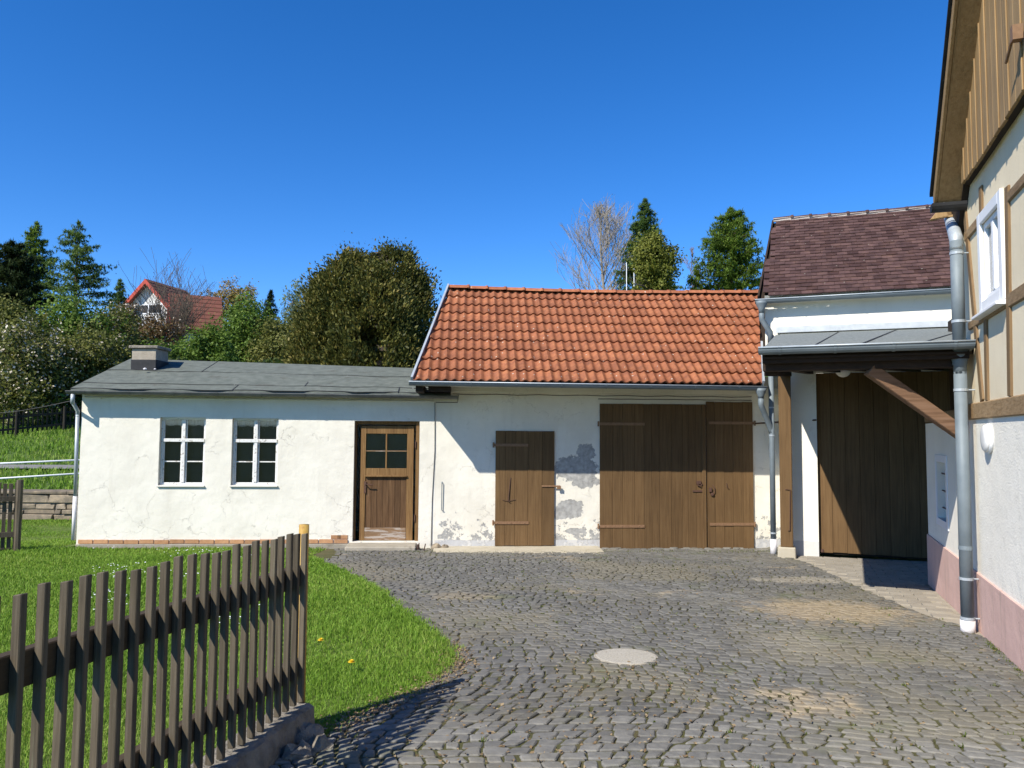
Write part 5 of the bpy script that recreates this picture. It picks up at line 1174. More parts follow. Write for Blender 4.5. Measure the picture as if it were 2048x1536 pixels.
# ================================================================== GRASS
GHV = lambda y: np.interp(y, _py, _pz)
def blades(name, xs, ys, zs, L, W, material, lean=0.45):
    n = len(xs); a = RNG.uniform(0, 2*np.pi, n); dx, dy = np.cos(a), np.sin(a); L = L*RNG.uniform(.55, 1.25, n); W = W*RNG.uniform(.7, 1.3, n)
    b = RNG.uniform(0, 2*np.pi, n); ln = L*RNG.uniform(.05, lean*2, n); bx, by = np.cos(b)*ln, np.sin(b)*ln
    v = np.zeros((n, 5, 3))
    v[:, 0] = np.stack([xs-dx*W/2, ys-dy*W/2, zs-.01], 1); v[:, 1] = np.stack([xs+dx*W/2, ys+dy*W/2, zs-.01], 1)
    v[:, 2] = np.stack([xs+dx*W*.4+bx*.35, ys+dy*W*.4+by*.35, zs+L*.6], 1); v[:, 3] = np.stack([xs-dx*W*.4+bx*.35, ys-dy*W*.4+by*.35, zs+L*.6], 1)
    v[:, 4] = np.stack([xs+bx, ys+by, zs+L*np.sqrt(np.clip(1-(ln/L)**2*.5, .15, 1))], 1)
    base = (np.arange(n)*5)[:, None]
    f = np.concatenate([base+np.array([[0, 1, 2, 3]]), base+np.array([[3, 2, 4]])], 1)
    cnt = np.tile(np.array([4, 3]), n)
    t = np.clip(0.5+0.5*(np.sin(xs*1.7+np.sin(ys*1.3)*2)+np.sin(ys*2.3+xs*.7))*.35, 0, 1)
    return bigmesh(name, v.reshape(-1, 3), f.ravel(), cnt, material, attr=np.repeat(t, 5))
M['grass'] = leafmat('lawn_grass', [(0.105, 0.20, 0.018), (0.155, 0.29, 0.026), (0.215, 0.345, 0.04), (0.30, 0.37, 0.08)], trans=.35, tintmix=.35)
def scatter(poly, n, ymin=None, ymax=None, power=None):
    P_ = np.array(poly); x0, y0 = P_.min(0); x1, y1 = P_.max(0)
    if ymin is not None: y0 = max(y0, ymin)
    if ymax is not None: y1 = min(y1, ymax)
    x = RNG.uniform(x0, x1, n*4); y = RNG.uniform(y0, y1, n*4); k = inside(poly, x, y); return x[k][:n], y[k][:n]
# nearer lawn denser; only what the picture and a step aside can see
vis_poly = [q for q in lawn_poly]
gx, gy = [], []
for (y0, y1, dens) in ((1.8, 4.0, 6500), (4.0, 6.0, 8500), (6.0, 8.5, 5200), (8.5, 11.5, 3000), (11.5, 18.1, 1800)):
    A_ = [(-16, y0), (16, y0), (16, y1), (-16, y1)]
    lim = lambda y: -0.80*y-1.0
    x = RNG.uniform(-15, 1.2, int(16.2*(y1-y0)*dens)); y = RNG.uniform(y0, y1, len(x)); k = (x > lim(y)) & inside(lawn_poly, x, y) & (y < fy(x)-0.02) | ((x > lim(y)) & inside(lawn_poly, x, y) & (x < -7.7))
    gx.append(x[k]); gy.append(y[k])
gx = np.concatenate(gx); gy = np.concatenate(gy); sc2 = np.clip(gy/5.0, .9, 2.2)
# ragged fringe creeping over the stones
bx_, by_ = [], []
for (a, b) in zip(border[:-1], border[1:]):
    m_ = int(math.hypot(b[0]-a[0], b[1]-a[1])*900); t = RNG.uniform(0, 1, m_); wb = .035+.03*np.sin(t*9+a[0]*7); bx_.append(a[0]+(b[0]-a[0])*t+RNG.normal(.0, 1, m_)*wb); by_.append(a[1]+(b[1]-a[1])*t+RNG.normal(0, 1, m_)*wb)
gx = np.concatenate([gx]+bx_); gy = np.concatenate([gy]+by_); sc2 = np.clip(gy/5.0, .9, 2.2)
patch = 0.75+0.35*np.sin(gx*2.1+np.sin(gy*1.9)*1.7)*np.sin(gy*1.6+.4)+RNG.uniform(0, .25, len(gx))
tag(blades('grass', gx, gy, GHV(gy)-.012, .044*patch*np.sqrt(sc2), .0044*sc2, M['grass'], lean=.62), 'short bright green lawn grass with long blades along the edges', 'grass', kind='stuff')
# grass on the bank behind
x = RNG.uniform(-24, -7.0, 26000); y = RNG.uniform(18.5, 30, 26000); k = ((y < 22.2) | (y > 23.6)) & (x > -.85*y-1) ; x, y = x[k], y[k]
tag(blades('bank_grass', x, y, GHV(y)-.05, np.full(len(x), .16), .028, M['grass']), 'longer grass on the bank along the road', 'grass', kind='stuff')
# weeds in the joints and at wall feet
wx, wy = [], []
for q in random.sample(STONES, min(len(STONES), 900)):
    dens = 0.5+0.5*math.sin(q[0]*1.9+q[1]*.8)
    if random.random() < .25+.55*dens:
        c = q[2][random.randrange(4)]; n = random.randint(3, 9); wx += [c[0]+random.gauss(0, .014) for _ in range(n)]; wy += [c[1]+random.gauss(0, .008) for _ in range(n)]
for i in range(1500):
    u = random.uniform(cu0-.5, bu1); p = FA.pt(u, 0, random.uniform(.40, .62)); wx.append(p.x); wy.append(p.y)
for i in range(500):
    p = HO.pt(random.uniform(-1.5, 1.2), 0, random.uniform(.02, .07)); wx.append(p.x); wy.append(p.y)
for i in range(900):
    p = FA.pt(random.uniform(su0, su1-2.2), 0, random.uniform(.01, .12)); wx.append(p.x); wy.append(p.y)
wx, wy = np.array(wx), np.array(wy)
M['weed'] = leafmat('joint_weeds', [(0.060, 0.085, 0.015), (0.105, 0.14, 0.025), (0.17, 0.17, 0.055)], trans=.3)
tag(blades('joint_weeds', wx, wy, GHV(wy)-.012, np.full(len(wx), .030), .007, M['weed'], lean=.7), 'tiny weeds and moss growing in the cobble joints', 'weeds', kind='stuff')
# fallen bud scales and dry leaves lying in the joints
def litter():
    pts = []
    for q in STONES:
        near = math.exp(-((q[0]-0.2)**2/2.6+(q[1]-4.6)**2/2.0)) + .10
        for _ in range(3):
            if random.random() < near*.95:
                c = q[2][random.randrange(4)]; pts.append((c[0]+random.gauss(0, .016), c[1]+random.gauss(0, .012)))
    for (a, b) in zip(border[1:8], border[2:9]):
        for _ in range(260): t = random.random(); pts.append((a[0]+(b[0]-a[0])*t+random.gauss(.05, .08), a[1]+(b[1]-a[1])*t+random.gauss(-.03, .08)))
    n = len(pts); p = np.array(pts); a = RNG.uniform(0, 6.28, n); L = RNG.uniform(.005, .016, n); W = L*RNG.uniform(.35, .7, n); z = GHV(p[:, 1])+RNG.uniform(-.004, .008, n)
    ca, sa = np.cos(a), np.sin(a); v = np.zeros((n, 4, 3)); t1 = RNG.uniform(-.006, .010, n); t2 = RNG.uniform(-.006, .010, n)
    for i, (l, w, dz) in enumerate(((-1, 0, t1), (0, -1, 0*t1), (1, 0, t2), (0, 1, 0*t1+.004))): v[:, i] = np.stack([p[:, 0]+ca*L*l-sa*W*w, p[:, 1]+sa*L*l+ca*W*w, z+dz], 1)
    f = (np.arange(n)*4)[:, None]+np.array([[0, 1, 2, 3]])
    tag(bigmesh('leaf_litter', v.reshape(-1, 3), f.ravel(), np.full(n, 4), M['litter'], attr=np.full(n*4, .5)), 'dry brown bud scales and leaf bits lying on the cobbles', 'litter', kind='stuff')
M['litter'] = leafmat('dry_litter', [(0.12, 0.075, 0.04), (0.23, 0.16, 0.085), (0.38, 0.30, 0.18)], trans=.15)
litter()
# dandelions and daisies
M['dandelion'] = mk('dandelion_yellow', [(0.70, 0.48, 0.02), (0.80, 0.60, 0.04)], 50, rough=.8)
M['stalk'] = mk('flower_stalk', [(0.10, 0.17, 0.03), (0.13, 0.2, 0.04)], 20)
dl = [((640, 1292), 'dandelion in flower on the lawn close to the yellow fence post, larger of the two'), ((701, 1338), 'small ragged dandelion flower low in the grass before the cobble edge')]
for (px, py), lb in dl:
    p = at_ground(px, py+8); r = root('dandelion', lb, 'flower', (p.x, p.y, gh(0, p.y)), 'dandelions on the lawn'); z = gh(0, p.y)
    MB().tube([(p.x, p.y, z-.01), (p.x+.005, p.y, z+.075)], .003, 5).build('stalk', M['stalk'], r)
    mb = MB()
    for ring, (n, rad, h) in enumerate(((14, .026, .078), (11, .019, .086), (7, .011, .092))):
        for k in range(n):
            a = 6.283*k/n+ring*.3; c, s_ = math.cos(a), math.sin(a); t = (-s_*.004, c*.004)
            mb.add([(p.x+.005+t[0], p.y+t[1], z+.074), (p.x+.005-t[0], p.y-t[1], z+.074), (p.x+.005+c*rad-t[0], p.y+s_*rad-t[1], z+h), (p.x+.005+c*rad+t[0], p.y+s_*rad+t[1], z+h)], [(0, 1, 2, 3)])
    mb.build('flower_head', M['dandelion'], r)
def daisies():
    pts = []
    while len(pts) < 260:
        px, py = random.uniform(180, 520), random.uniform(1085, 1260); p = at_ground(px, py)
        if inside(lawn_poly, np.array([p.x]), np.array([p.y]))[0] and math.sin(p.x*2.3)+math.sin(p.y*3.1+p.x) > .2: pts.append(p)
    mb = MB()
    for p in pts:
        r = .011; z = gh(0, p.y)+.055; mb.add([(p.x+r*math.cos(k*1.047), p.y+r*math.sin(k*1.047), z+random.uniform(-.003, .006)) for k in range(6)], [(0, 1, 2, 3, 4, 5)])
    tag(mb.build('daisies', M['white_frame'], fix=False), 'tiny white daisies sprinkled over the lawn near the shed', 'daisies', kind='stuff')
daisies()

# ================================================================== TREES AND BUSHES
def rot_to(n):     # two tangents for each normal
    h = np.where(np.abs(n[:, 2:3]) < .9, np.array([[0, 0, 1.]]), np.array([[1., 0, 0]])); t = np.cross(n, h); t /= np.linalg.norm(t, axis=1, keepdims=True); return t, np.cross(n, t)
def leaf_quads(name, pts, size, material, parent, tint, norm=None, aspect=.6, jitter=.9, shape='leaf'):
    n = len(pts); d = RNG.normal(size=(n, 3))
    if norm is not None: d = norm+d*jitter
    d /= np.linalg.norm(d, axis=1, keepdims=True)+1e-9; t, b = rot_to(d); a = RNG.uniform(0, 6.28, n)[:, None]; t, b = t*np.cos(a)+b*np.sin(a), b*np.cos(a)-t*np.sin(a)
    s = (size*RNG.uniform(.6, 1.35, n))[:, None]; v = np.zeros((n, 4, 3))
    v[:, 0] = pts-t*s*.5; v[:, 1] = pts+b*s*aspect*.5; v[:, 2] = pts+t*s*.5+d*s*.12; v[:, 3] = pts-b*s*aspect*.5
    f = (np.arange(n)*4)[:, None]+np.array([[0, 1, 2, 3]])
    ob = bigmesh(name, (v.reshape(-1, 3)-np.array(origin(parent))), f.ravel(), np.full(n, 4), material, parent, attr=np.repeat(tint, 4)); return ob
def branchwork(base, height, spread_, n, r0, mb, droop=.0, up0=.3):
    base = Vector(base); tips = []
    mb.tube([base, base+Vector((random.uniform(-.05, .05)*height, random.uniform(-.05, .05)*height, height*.45)), base+Vector((random.uniform(-.08, .08)*height, random.uniform(-.08, .08)*height, height*.85))], [r0, r0*.7, r0*.25], 7)
    for i in range(n):
        t = random.uniform(up0, .8); a = random.uniform(0, 6.28); s = base+Vector((0, 0, height*t)); l = spread_*random.uniform(.5, 1)
        e = s+Vector((math.cos(a)*l, math.sin(a)*l, l*random.uniform(.2, .9))); mb.tube([s, (s+e)/2+Vector((0, 0, .06*l)), e], [r0*.35, r0*.22, r0*.08], 5); tips.append(e)
    return tips
def broadleaf(name, label, cat, px, py_top, py_base, depth, halfw_px, cols, group, nleaf=9000, leaf=.13, lobes=9, blossom=None, trunk='bark', flat=1.0, base_z=None, mat_=None, trans=.35):
    c = Vector(at_y(px, py_top, depth)); gz = gh(0, depth) if base_z is None else base_z; topz = c.z; R = halfw_px/FPX*depth; base = Vector((c.x, depth, gz))
    low = max(gz+.1, at_y(px, py_base, depth).z)
    r = root(name, label, cat, base, group); mb = MB(); branchwork(base, (topz-gz)*.9, R*.8, 14, max(.05, .025*(topz-gz)), mb); mb.build('trunk', M[trunk], r)
    H = topz-low; cs = []
    for i in range(lobes):
        t = (i+.5)/lobes; a = i*2.4+random.uniform(-.4, .4); rr = R*(.15+.5*random.random())*math.sin(math.pi*(.12+.80*t))**.6
        cs.append((c.x+math.cos(a)*rr, depth+math.sin(a)*rr*.8*flat, low+H*(.16+.70*t), R*random.uniform(.36, .58)*(.6+.6*math.sin(math.pi*(.15+.7*t)))))
    cs.append((c.x, depth, topz-.30*R, .30*R+.02)); cs = np.array(cs)
    w = cs[:, 3]**2; k = RNG.choice(len(cs), nleaf, p=w/w.sum()); d = RNG.normal(size=(nleaf, 3)); d /= np.linalg.norm(d, axis=1, keepdims=True)
    # twig-sized clumps with gaps between
    ncl = max(60, nleaf//26); kc = RNG.choice(len(cs), ncl, p=w/w.sum()); dc = RNG.normal(size=(ncl, 3)); dc /= np.linalg.norm(dc, axis=1, keepdims=True)
    cc = cs[kc, :3]+dc*(cs[kc, 3]*RNG.uniform(.5, 1.2, ncl))[:, None]*np.array([1, flat, 1]); j = RNG.integers(0, ncl, nleaf)
    pts = cc[j]+RNG.normal(size=(nleaf, 3))*(R*.075+.03); tint = RNG.uniform(0, 1, ncl)[j]; nrm = dc[j]+np.array([0, 0, .5])
    pts[:, 2] = np.maximum(pts[:, 2], gz+.05)
    lm = mat_ or leafmat(name+'_leaves', cols, trans=trans); leaf_quads('crown', pts, np.full(nleaf, leaf), lm, r, tint, nrm)
    if blossom:
        bc, frac, bs = blossom; m_ = int(nleaf*frac); jj = RNG.integers(0, ncl, m_); sel = RNG.uniform(0, 1, m_) < (tint[jj % nleaf]*1.2); bp = cc[jj][sel]+RNG.normal(size=(sel.sum(), 3))*(R*.06+.02)+dc[jj][sel]*.06
        leaf_quads('blossom', bp, np.full(len(bp), bs), leafmat(name+'_blossom', bc, trans=.2), r, RNG.uniform(0, 1, len(bp)), None, .8)
    return r
def conifer(name, label, px, py_top, depth, halfw_px, cols, group, whorls=26, per=6, droop=.25, tuft=.5, trunkm='bark', gap=.0, needle=.09, py_base=None, nd=12, lift=.15, prof=.75):
    c = Vector(at_y(px, py_top, depth)); gz = gh(0, depth); H = c.z-gz; R = halfw_px/FPX*depth; r = root(name, label, 'tree', (c.x, depth, gz), group)
    mb = MB(); mb.tube([(c.x, depth, gz-.2), (c.x, depth, gz+H*.5), (c.x, depth, c.z)], [H*.018+.04, H*.010+.02, .012], 8); P_, T_, Nn = [], [], []
    z_low = gz+H*.06 if py_base is None else max(gz+.2, at_y(px, py_base, depth).z)
    for i in range(whorls):
        t = i/(whorls-1); z = z_low+(c.z-z_low)*(t**.9); L = R*((1-t)**prof)*1.02+.06
        for k in range(per):
            if random.random() < gap: continue
            a = random.uniform(0, 6.28); l = L*random.uniform(.62, 1.12); zz = z+random.uniform(-.4, .4)*(c.z-z_low)/whorls
            pts = [Vector((c.x+math.cos(a)*l*f, depth+math.sin(a)*l*f, zz+l*(lift*f-droop*f*f)+(.10*l*max(0, f-.7)/.3))) for f in (0, .35, .7, 1)]
            mb.tube(pts, [.012+.010*l, .009+.006*l, .007+.003*l, .004], 4, caps=False)
            m_ = max(4, int(l*tuft*10)); tn = random.random()
            for q in range(m_):
                f = .18+.82*(q+random.random())/m_; s_ = min(2, int(f*3)); g_ = f*3-s_ if f < 1 else 1; p = pts[min(s_, 2)].lerp(pts[min(s_+1, 3)], min(1, g_)); w_ = .30*l*(1-f*.75)+.03
                p = p+Vector((random.uniform(-1, 1)*w_, random.uniform(-1, 1)*w_, -abs(random.gauss(0, .10))*min(1, l))); P_.append(p); T_.append(tn)
    mb.build('trunk', M[trunkm], r)
    P_ = np.array(P_); n0 = len(P_); P2 = np.repeat(P_, nd, 0); T2 = np.repeat(np.array(T_), nd); n = len(P2)
    d = RNG.normal(size=(n, 3)); d[:, 2] *= .7; d /= np.linalg.norm(d, axis=1, keepdims=True); L = (needle*RNG.uniform(.7, 1.5, n))[:, None]; t, b = rot_to(d); W = L*.16
    v = np.zeros((n, 3, 3)); v[:, 0] = P2-t*W; v[:, 1] = P2+t*W; v[:, 2] = P2+d*L; f = (np.arange(n)*3)[:, None]+np.array([[0, 1, 2]])
    bigmesh('crown', v.reshape(-1, 3)-np.array(origin(r)), f.ravel(), np.full(n, 3), leafmat(name+'_needles', cols, trans=.4, tintmix=.6), r, attr=np.repeat(T2, 3)); return r
def bare_tree(name, label, px, py_top, depth, halfw_px, group, mat_='twig', nmain=7, up=.9, buds=None, trunk_px=None, levels=4, tw=.010, seed=1, kids=(7, 6, 5), multi=False, tk=.012):
    rd = random.Random(seed); c = Vector(at_y(px, py_top, depth)); gz = gh(0, depth); H = c.z-gz; R = halfw_px/FPX*depth; base = Vector((c.x, depth, gz)); r = root(name, label, 'tree', base, group); mb = MB(); tips = []
    def grow(p, d, l, rad, lv):
        n = 3; pts = [p]; q = p; dd = d
        for i in range(n):
            dd = (dd+Vector((rd.gauss(0, .10), rd.gauss(0, .10), .10*up))).normalized(); q = q+dd*l/n; pts.append(q)
        mb.tube(pts, [max(tw, rad*(1-.7*i/n)) for i in range(n+1)], 6 if lv == 0 else 3, caps=False)
        if lv >= levels-1: tips.append(pts[-1]); tips.append(pts[-2]); return
        for k in range(kids[min(lv, len(kids)-1)]):
            f = rd.uniform(.25, 1.0); s_ = min(n-1, int(f*n)); s0 = pts[s_].lerp(pts[s_+1], f*n-s_)
            a = rd.uniform(0, 6.28); side = Vector((math.cos(a), math.sin(a), rd.uniform(.1, .9)*up)).normalized(); nd_ = (dd*.75+side*.75).normalized()
            grow(s0, nd_, l*rd.uniform(.42, .68), rad*.42, lv+1)
    if multi:
        for k in range(nmain):
            a = rd.uniform(0, 6.28); grow(base+Vector((rd.uniform(-.3, .3), rd.uniform(-.3, .3), 0)), Vector((math.cos(a)*R/H*1.1, math.sin(a)*R/H, 1)).normalized(), H*rd.uniform(.45, .62), .012*H*.6, 1)
    else:
        n = 6; pts = [base+Vector((rd.gauss(0, .01)*H, rd.gauss(0, .01)*H, H*.92*i/n)) for i in range(n+1)]; mb.tube(pts, [tk*H*(1-.85*i/n)+.01 for i in range(n+1)], 7)
        for k in range(nmain*3):
            t = .30+.66*(k+rd.random())/(nmain*3); s_ = min(n-1, int(t*n)); s0 = pts[s_].lerp(pts[s_+1], t*n-s_); a = rd.uniform(0, 6.28); l = R*1.25*max(.25, math.sin(math.pi*min(1, .25+.75*t))**.7)
            grow(s0, Vector((math.cos(a), math.sin(a), .9*up+.4)).normalized(), l, .006*H*(1.1-t), 1)
    mb.build('trunk', M[mat_], r, fix=False)
    if buds:
        n = buds[1]; j = RNG.integers(0, len(tips), n); tp_ = np.array([tuple(q) for q in tips])[j]+RNG.normal(size=(n, 3))*.12; leaf_quads('buds', tp_, np.full(n, buds[2]), leafmat(name+'_buds', buds[0], trans=.3), r, RNG.uniform(0, 1, n))
    return r

GR_B = 'flowering bushes on the bank'; GR_T = 'trees behind the buildings'
OL = [(0.058, 0.072, 0.014), (0.11, 0.125, 0.024), (0.165, 0.175, 0.038), (0.23, 0.22, 0.07)]
FR = [(0.050, 0.095, 0.012), (0.085, 0.15, 0.018), (0.13, 0.21, 0.028), (0.18, 0.25, 0.05)]
DG = [(0.018, 0.032, 0.012), (0.032, 0.052, 0.018), (0.05, 0.075, 0.026)]
RB = [(0.075, 0.045, 0.018), (0.125, 0.075, 0.027), (0.16, 0.115, 0.04)]
BL = [(0.42, 0.36, 0.26), (0.58, 0.52, 0.42), (0.70, 0.65, 0.58)]
mB = leafmat('bush_leaves', OL); mF = leafmat('fresh_leaves', FR); mD = leafmat('dark_leaves', DG); mR = leafmat('bronze_leaves', RB)
bl = (BL, .42, .10)
for a in ((50, 660, 905, 30.5, 105, mB, bl, 'broad bush thick with cream blossom above the black fence', 'flowering_bush', GR_B, 14000),
          (175, 668, 905, 33.0, 95, mB, (BL, .12, .09), 'olive green bush with scattered blossom behind the shed corner', 'flowering_bush', GR_B, 14000),
          (130, 590, 800, 38.0, 95, mF, None, 'tall loose green bush beneath the two larches', 'green_bush', 'green bushes on the hill', 12000),
          (20, 600, 850, 36.0, 80, mB, None, 'green bush at the picture edge beneath the dark pine', 'green_bush', 'green bushes on the hill', 9000),
          (225, 612, 830, 40.0, 75, mB, (BL, .10, .10), 'twiggy bush with pale blossom left of the hill house', 'flowering_bush', GR_B, 11000),
          (296, 652, 790, 44.0, 70, mR, (BL, .12, .12), 'bronze red leaved bush in front of the hill house', 'bronze_bush', 'bushes before the hill house', 14000),
          (262, 600, 700, 54.0, 34, mR, (BL, .9, .16), 'small cherry tree white with blossom at the gable of the hill house', 'cherry_tree', 'bushes before the hill house', 3500),
          (490, 607, 770, 42.0, 85, mF, None, 'rounded bright fresh green tree above the middle of the felt roof', 'green_tree', GR_T, 16000),
          (415, 668, 770, 36.0, 70, mF, None, 'low spreading green bush behind the shed chimney', 'green_bush', 'green bushes on the hill', 9000),
          (560, 640, 760, 40.0, 70, mB, None, 'olive green tree half hidden by the big thuja', 'green_tree', GR_T, 9000),
          (340, 690, 780, 34.0, 60, mF, None, 'low green bush just over the shed roof beside the chimney', 'green_bush', 'green bushes on the hill', 7000)):
    px, pt, pb, dp_, hw, mt, bls, lb, nm, grp, nl = a
    broadleaf(nm, lb, 'tree' if 'tree' in nm else 'bush', px, pt, pb, dp_, hw, None, grp, nleaf=nl, leaf=.15, lobes=12, blossom=bls, mat_=mt)
YE = leafmat('yellow_spring_leaves', [(0.16, 0.11, 0.025), (0.27, 0.19, 0.045), (0.35, 0.27, 0.09)])
broadleaf('young_tree', 'row tree with yellowish spring leaves far behind the fresh green tree', 'tree', 470, 572, 660, 75, 60, None, GR_T, nleaf=6000, leaf=.2, mat_=YE)
broadleaf('young_tree', 'smaller yellowish tree on the skyline beside the hill house roof', 'tree', 425, 582, 660, 72, 30, None, GR_T, nleaf=3000, leaf=.2, mat_=YE)
GYB = leafmat('grey_green_birch_leaves', [(0.10, 0.14, 0.07), (0.17, 0.22, 0.11), (0.22, 0.27, 0.16)])
broadleaf('birch_tree', 'pale grey-green birch on the skyline left of the big thuja', 'tree', 595, 565, 700, 62, 42, None, GR_T, nleaf=5000, leaf=.16, trunk='palebark', mat_=GYB)
broadleaf('spring_maple', 'rounded yellow-green maple standing before the pointed spruce', 'tree', 1305, 474, 590, 36, 56, None, GR_T, nleaf=17000, leaf=.12, lobes=11, mat_=leafmat('maple_leaves', [(0.075, 0.095, 0.012), (0.125, 0.145, 0.02), (0.18, 0.195, 0.03), (0.24, 0.24, 0.05)]))
LC = [(0.11, 0.175, 0.034), (0.17, 0.255, 0.045), (0.23, 0.33, 0.06)]
SP = [(0.085, 0.145, 0.045), (0.135, 0.215, 0.055), (0.19, 0.27, 0.075)]
conifer('larch_tree', 'loose dark larch with open branches, right of the pair on the hill', 157, 446, 46, 80, SP, GR_T, py_base=610, whorls=22, per=6, tuft=1.6, gap=.30, needle=.17, lift=.30, droop=.22, nd=9, prof=.62)
conifer('larch_tree', 'fuller pale green larch, left of the pair on the hill', 74, 448, 49, 68, LC, GR_T, py_base=610, whorls=24, per=8, tuft=1.5, needle=.17, nd=9)
conifer('dark_pine', 'dark blackish green pine at the picture edge on the hill', 25, 488, 41, 85, DG, GR_T, py_base=680, whorls=22, per=9, tuft=1.6, needle=.20, lift=.35, droop=.1, nd=10, prof=.5)
conifer('spruce_tree', 'small dark spruce on the skyline left of the hill house', 240, 562, 56, 30, SP, GR_T, py_base=640, whorls=14, per=8, tuft=1.4, needle=.18, nd=8)
conifer('spruce_tree', 'tiny dark spruce top on the skyline between hill house and birch', 542, 584, 66, 20, DG, GR_T, py_base=640, whorls=12, per=8, tuft=1.4, needle=.2, nd=8)
conifer('spruce_tree', 'tall pointed spruce rising beside the bare birch over the orange roof', 1290, 402, 44, 74, SP, GR_T, py_base=600, whorls=28, per=9, tuft=1.7, needle=.16, nd=9, lift=.12)
conifer('larch_tree', 'broad green larch next to the dark tiled gatehouse roof', 1462, 420, 37, 78, LC, GR_T, py_base=600, whorls=24, per=9, tuft=1.9, needle=.15, nd=10, lift=.34, droop=.16, prof=.52)
conifer('spruce_tree', 'low young spruce behind the ridge beside the broad larch', 1392, 535, 37, 26, LC, GR_T, py_base=600, whorls=10, per=7, tuft=1.6, needle=.14, nd=8)
bare_tree('bare_birch', 'tall leafless birch with pale twigs over the orange roof ridge', 1203, 398, 45, 92, GR_T, 'palebark', nmain=16, seed=4, tw=.0085, kids=(7, 6, 5), buds=([(0.20, 0.15, 0.09), (0.30, 0.24, 0.15)], 1500, .06))
bare_tree('bare_tree', 'many-stemmed leafless tree standing before the hill house', 345, 512, 50, 62, GR_T, 'twig', nmain=18, seed=9, multi=True, tw=.010, kids=(7, 7, 5), buds=([(0.16, 0.12, 0.08), (0.24, 0.18, 0.11)], 900, .07))
bare_tree('bare_tree', 'small leafless sapling beside the broad larch', 1385, 468, 42, 34, GR_T, 'twig', nmain=5, seed=12, tw=.008, tk=.005)
# thuja: dense upright sprays, two heads
def thuja():
    dpt = 23.5; c = at_y(735, 505, dpt); gz = gh(0, dpt); r = root('thuja_tree', 'big dense olive-brown thuja rising behind the felt roof', 'tree', (c.x, dpt, gz), GR_T)
    mb = MB()
    for dx in (-.3, .6): mb.tube([(c.x+dx, dpt, gz-.2), (c.x+dx*1.1, dpt, gz+3), (c.x+dx*1.2, dpt, gz+4.6)], [.22, .14, .03], 8)
    mb.build('trunk', M['bark'], r)
    heads = [(715, 508, 105, 0.0), (790, 494, 98, .25), (655, 560, 85, -.3), (755, 545, 135, -.55), (832, 548, 62, .1), (625, 640, 60, -.1), (690, 530, 100, -.4)]; P_, N_, T_ = [], [], []
    wts = np.array([h[2]**1.35 for h in heads]); wts /= wts.sum(); NCL, PER = 2600, 85; k = RNG.choice(len(heads), NCL, p=wts)
    for i in k:
        px, py, hw, dy = heads[i]; top = at_y(px, py+8, dpt); R = hw/FPX*dpt; t = RNG.uniform(0, 1)**.85; H = top.z-gz; a = RNG.uniform(0, 6.28); rad = R*min(1.0, (1-t)**.45*1.04+.02)*RNG.uniform(.78, 1.0)
        P_.append([top.x+math.cos(a)*rad, dpt+dy+math.sin(a)*rad*.9, gz+H*t]); N_.append([math.cos(a), math.sin(a), .5]); T_.append(RNG.uniform(0, 1))
    P_, N_, T_ = np.array(P_), np.array(N_), np.array(T_); N_ /= np.linalg.norm(N_, axis=1, keepdims=True); j = np.repeat(np.arange(NCL), PER); m_ = len(j)
    # every clump is a fan of upright sprays bulging outwards
    sz = RNG.uniform(.07, .16, NCL)[j]
    off = RNG.normal(size=(m_, 3))*sz[:, None]*np.array([.9, .9, 1.15])+(N_[j]+np.array([0, 0, .5]))*(np.abs(RNG.normal(size=m_))*sz*.9)[:, None]
    pts = P_[j]+off
    # upright flat sprays: long axis mostly up and outwards
    d = N_[j]*.9+np.array([0, 0, .55])+RNG.normal(size=(m_, 3))*.5; d /= np.linalg.norm(d, axis=1, keepdims=True); t, b = rot_to(d); a = RNG.uniform(0, 6.28, m_)[:, None]; t = t*np.cos(a)+b*np.sin(a)
    L = RNG.uniform(.05, .14, m_)[:, None]; W = L*.24; v = np.zeros((m_, 4, 3)); v[:, 0] = pts-d*L*.5; v[:, 1] = pts+t*W; v[:, 2] = pts+d*L*.6; v[:, 3] = pts-t*W; f = (np.arange(m_)*4)[:, None]+np.array([[0, 1, 2, 3]])
    bigmesh('crown', v.reshape(-1, 3)-np.array(origin(r)), f.ravel(), np.full(m_, 4), leafmat('thuja_sprays', [(0.036, 0.044, 0.011), (0.080, 0.088, 0.018), (0.14, 0.135, 0.026), (0.21, 0.17, 0.042)], trans=.2, tintmix=.6), r, attr=np.repeat(T_[j], 4))
    # inner darkness: dead brown twigs fill the heart
    q = RNG.integers(0, len(P_), 5000); ax = np.array([c.x, dpt, 0]); pi = P_[q].copy(); pi[:, :2] = ax[:2]+(pi[:, :2]-ax[:2])*RNG.uniform(.3, .85, 5000)[:, None]
    leaf_quads('dead_twigs', pi, np.full(5000, .30), M['bark'], r, RNG.uniform(0, 1, 5000), None, .5)
thuja()
# undergrowth on the hillside
x = RNG.uniform(-46, 12, 60000); y = RNG.uniform(30, 82, 60000); k = (x > -.75*y-2) & (x < .02*y+2); x, y = x[k], y[k]; h_ = RNG.uniform(0, 1, len(x))**2*(1.1+.8*np.sin(x*.8)*np.sin(y*.6))
ug = leaf_quads('hillside_undergrowth', np.stack([x, y, GHV(y)+np.maximum(h_, 0)], 1), np.full(len(x), .28), leafmat('undergrowth_leaves', FR), None, RNG.uniform(0, 1, len(x)))
tag(ug, 'tangled green undergrowth covering the hillside between bushes', 'undergrowth', kind='stuff')
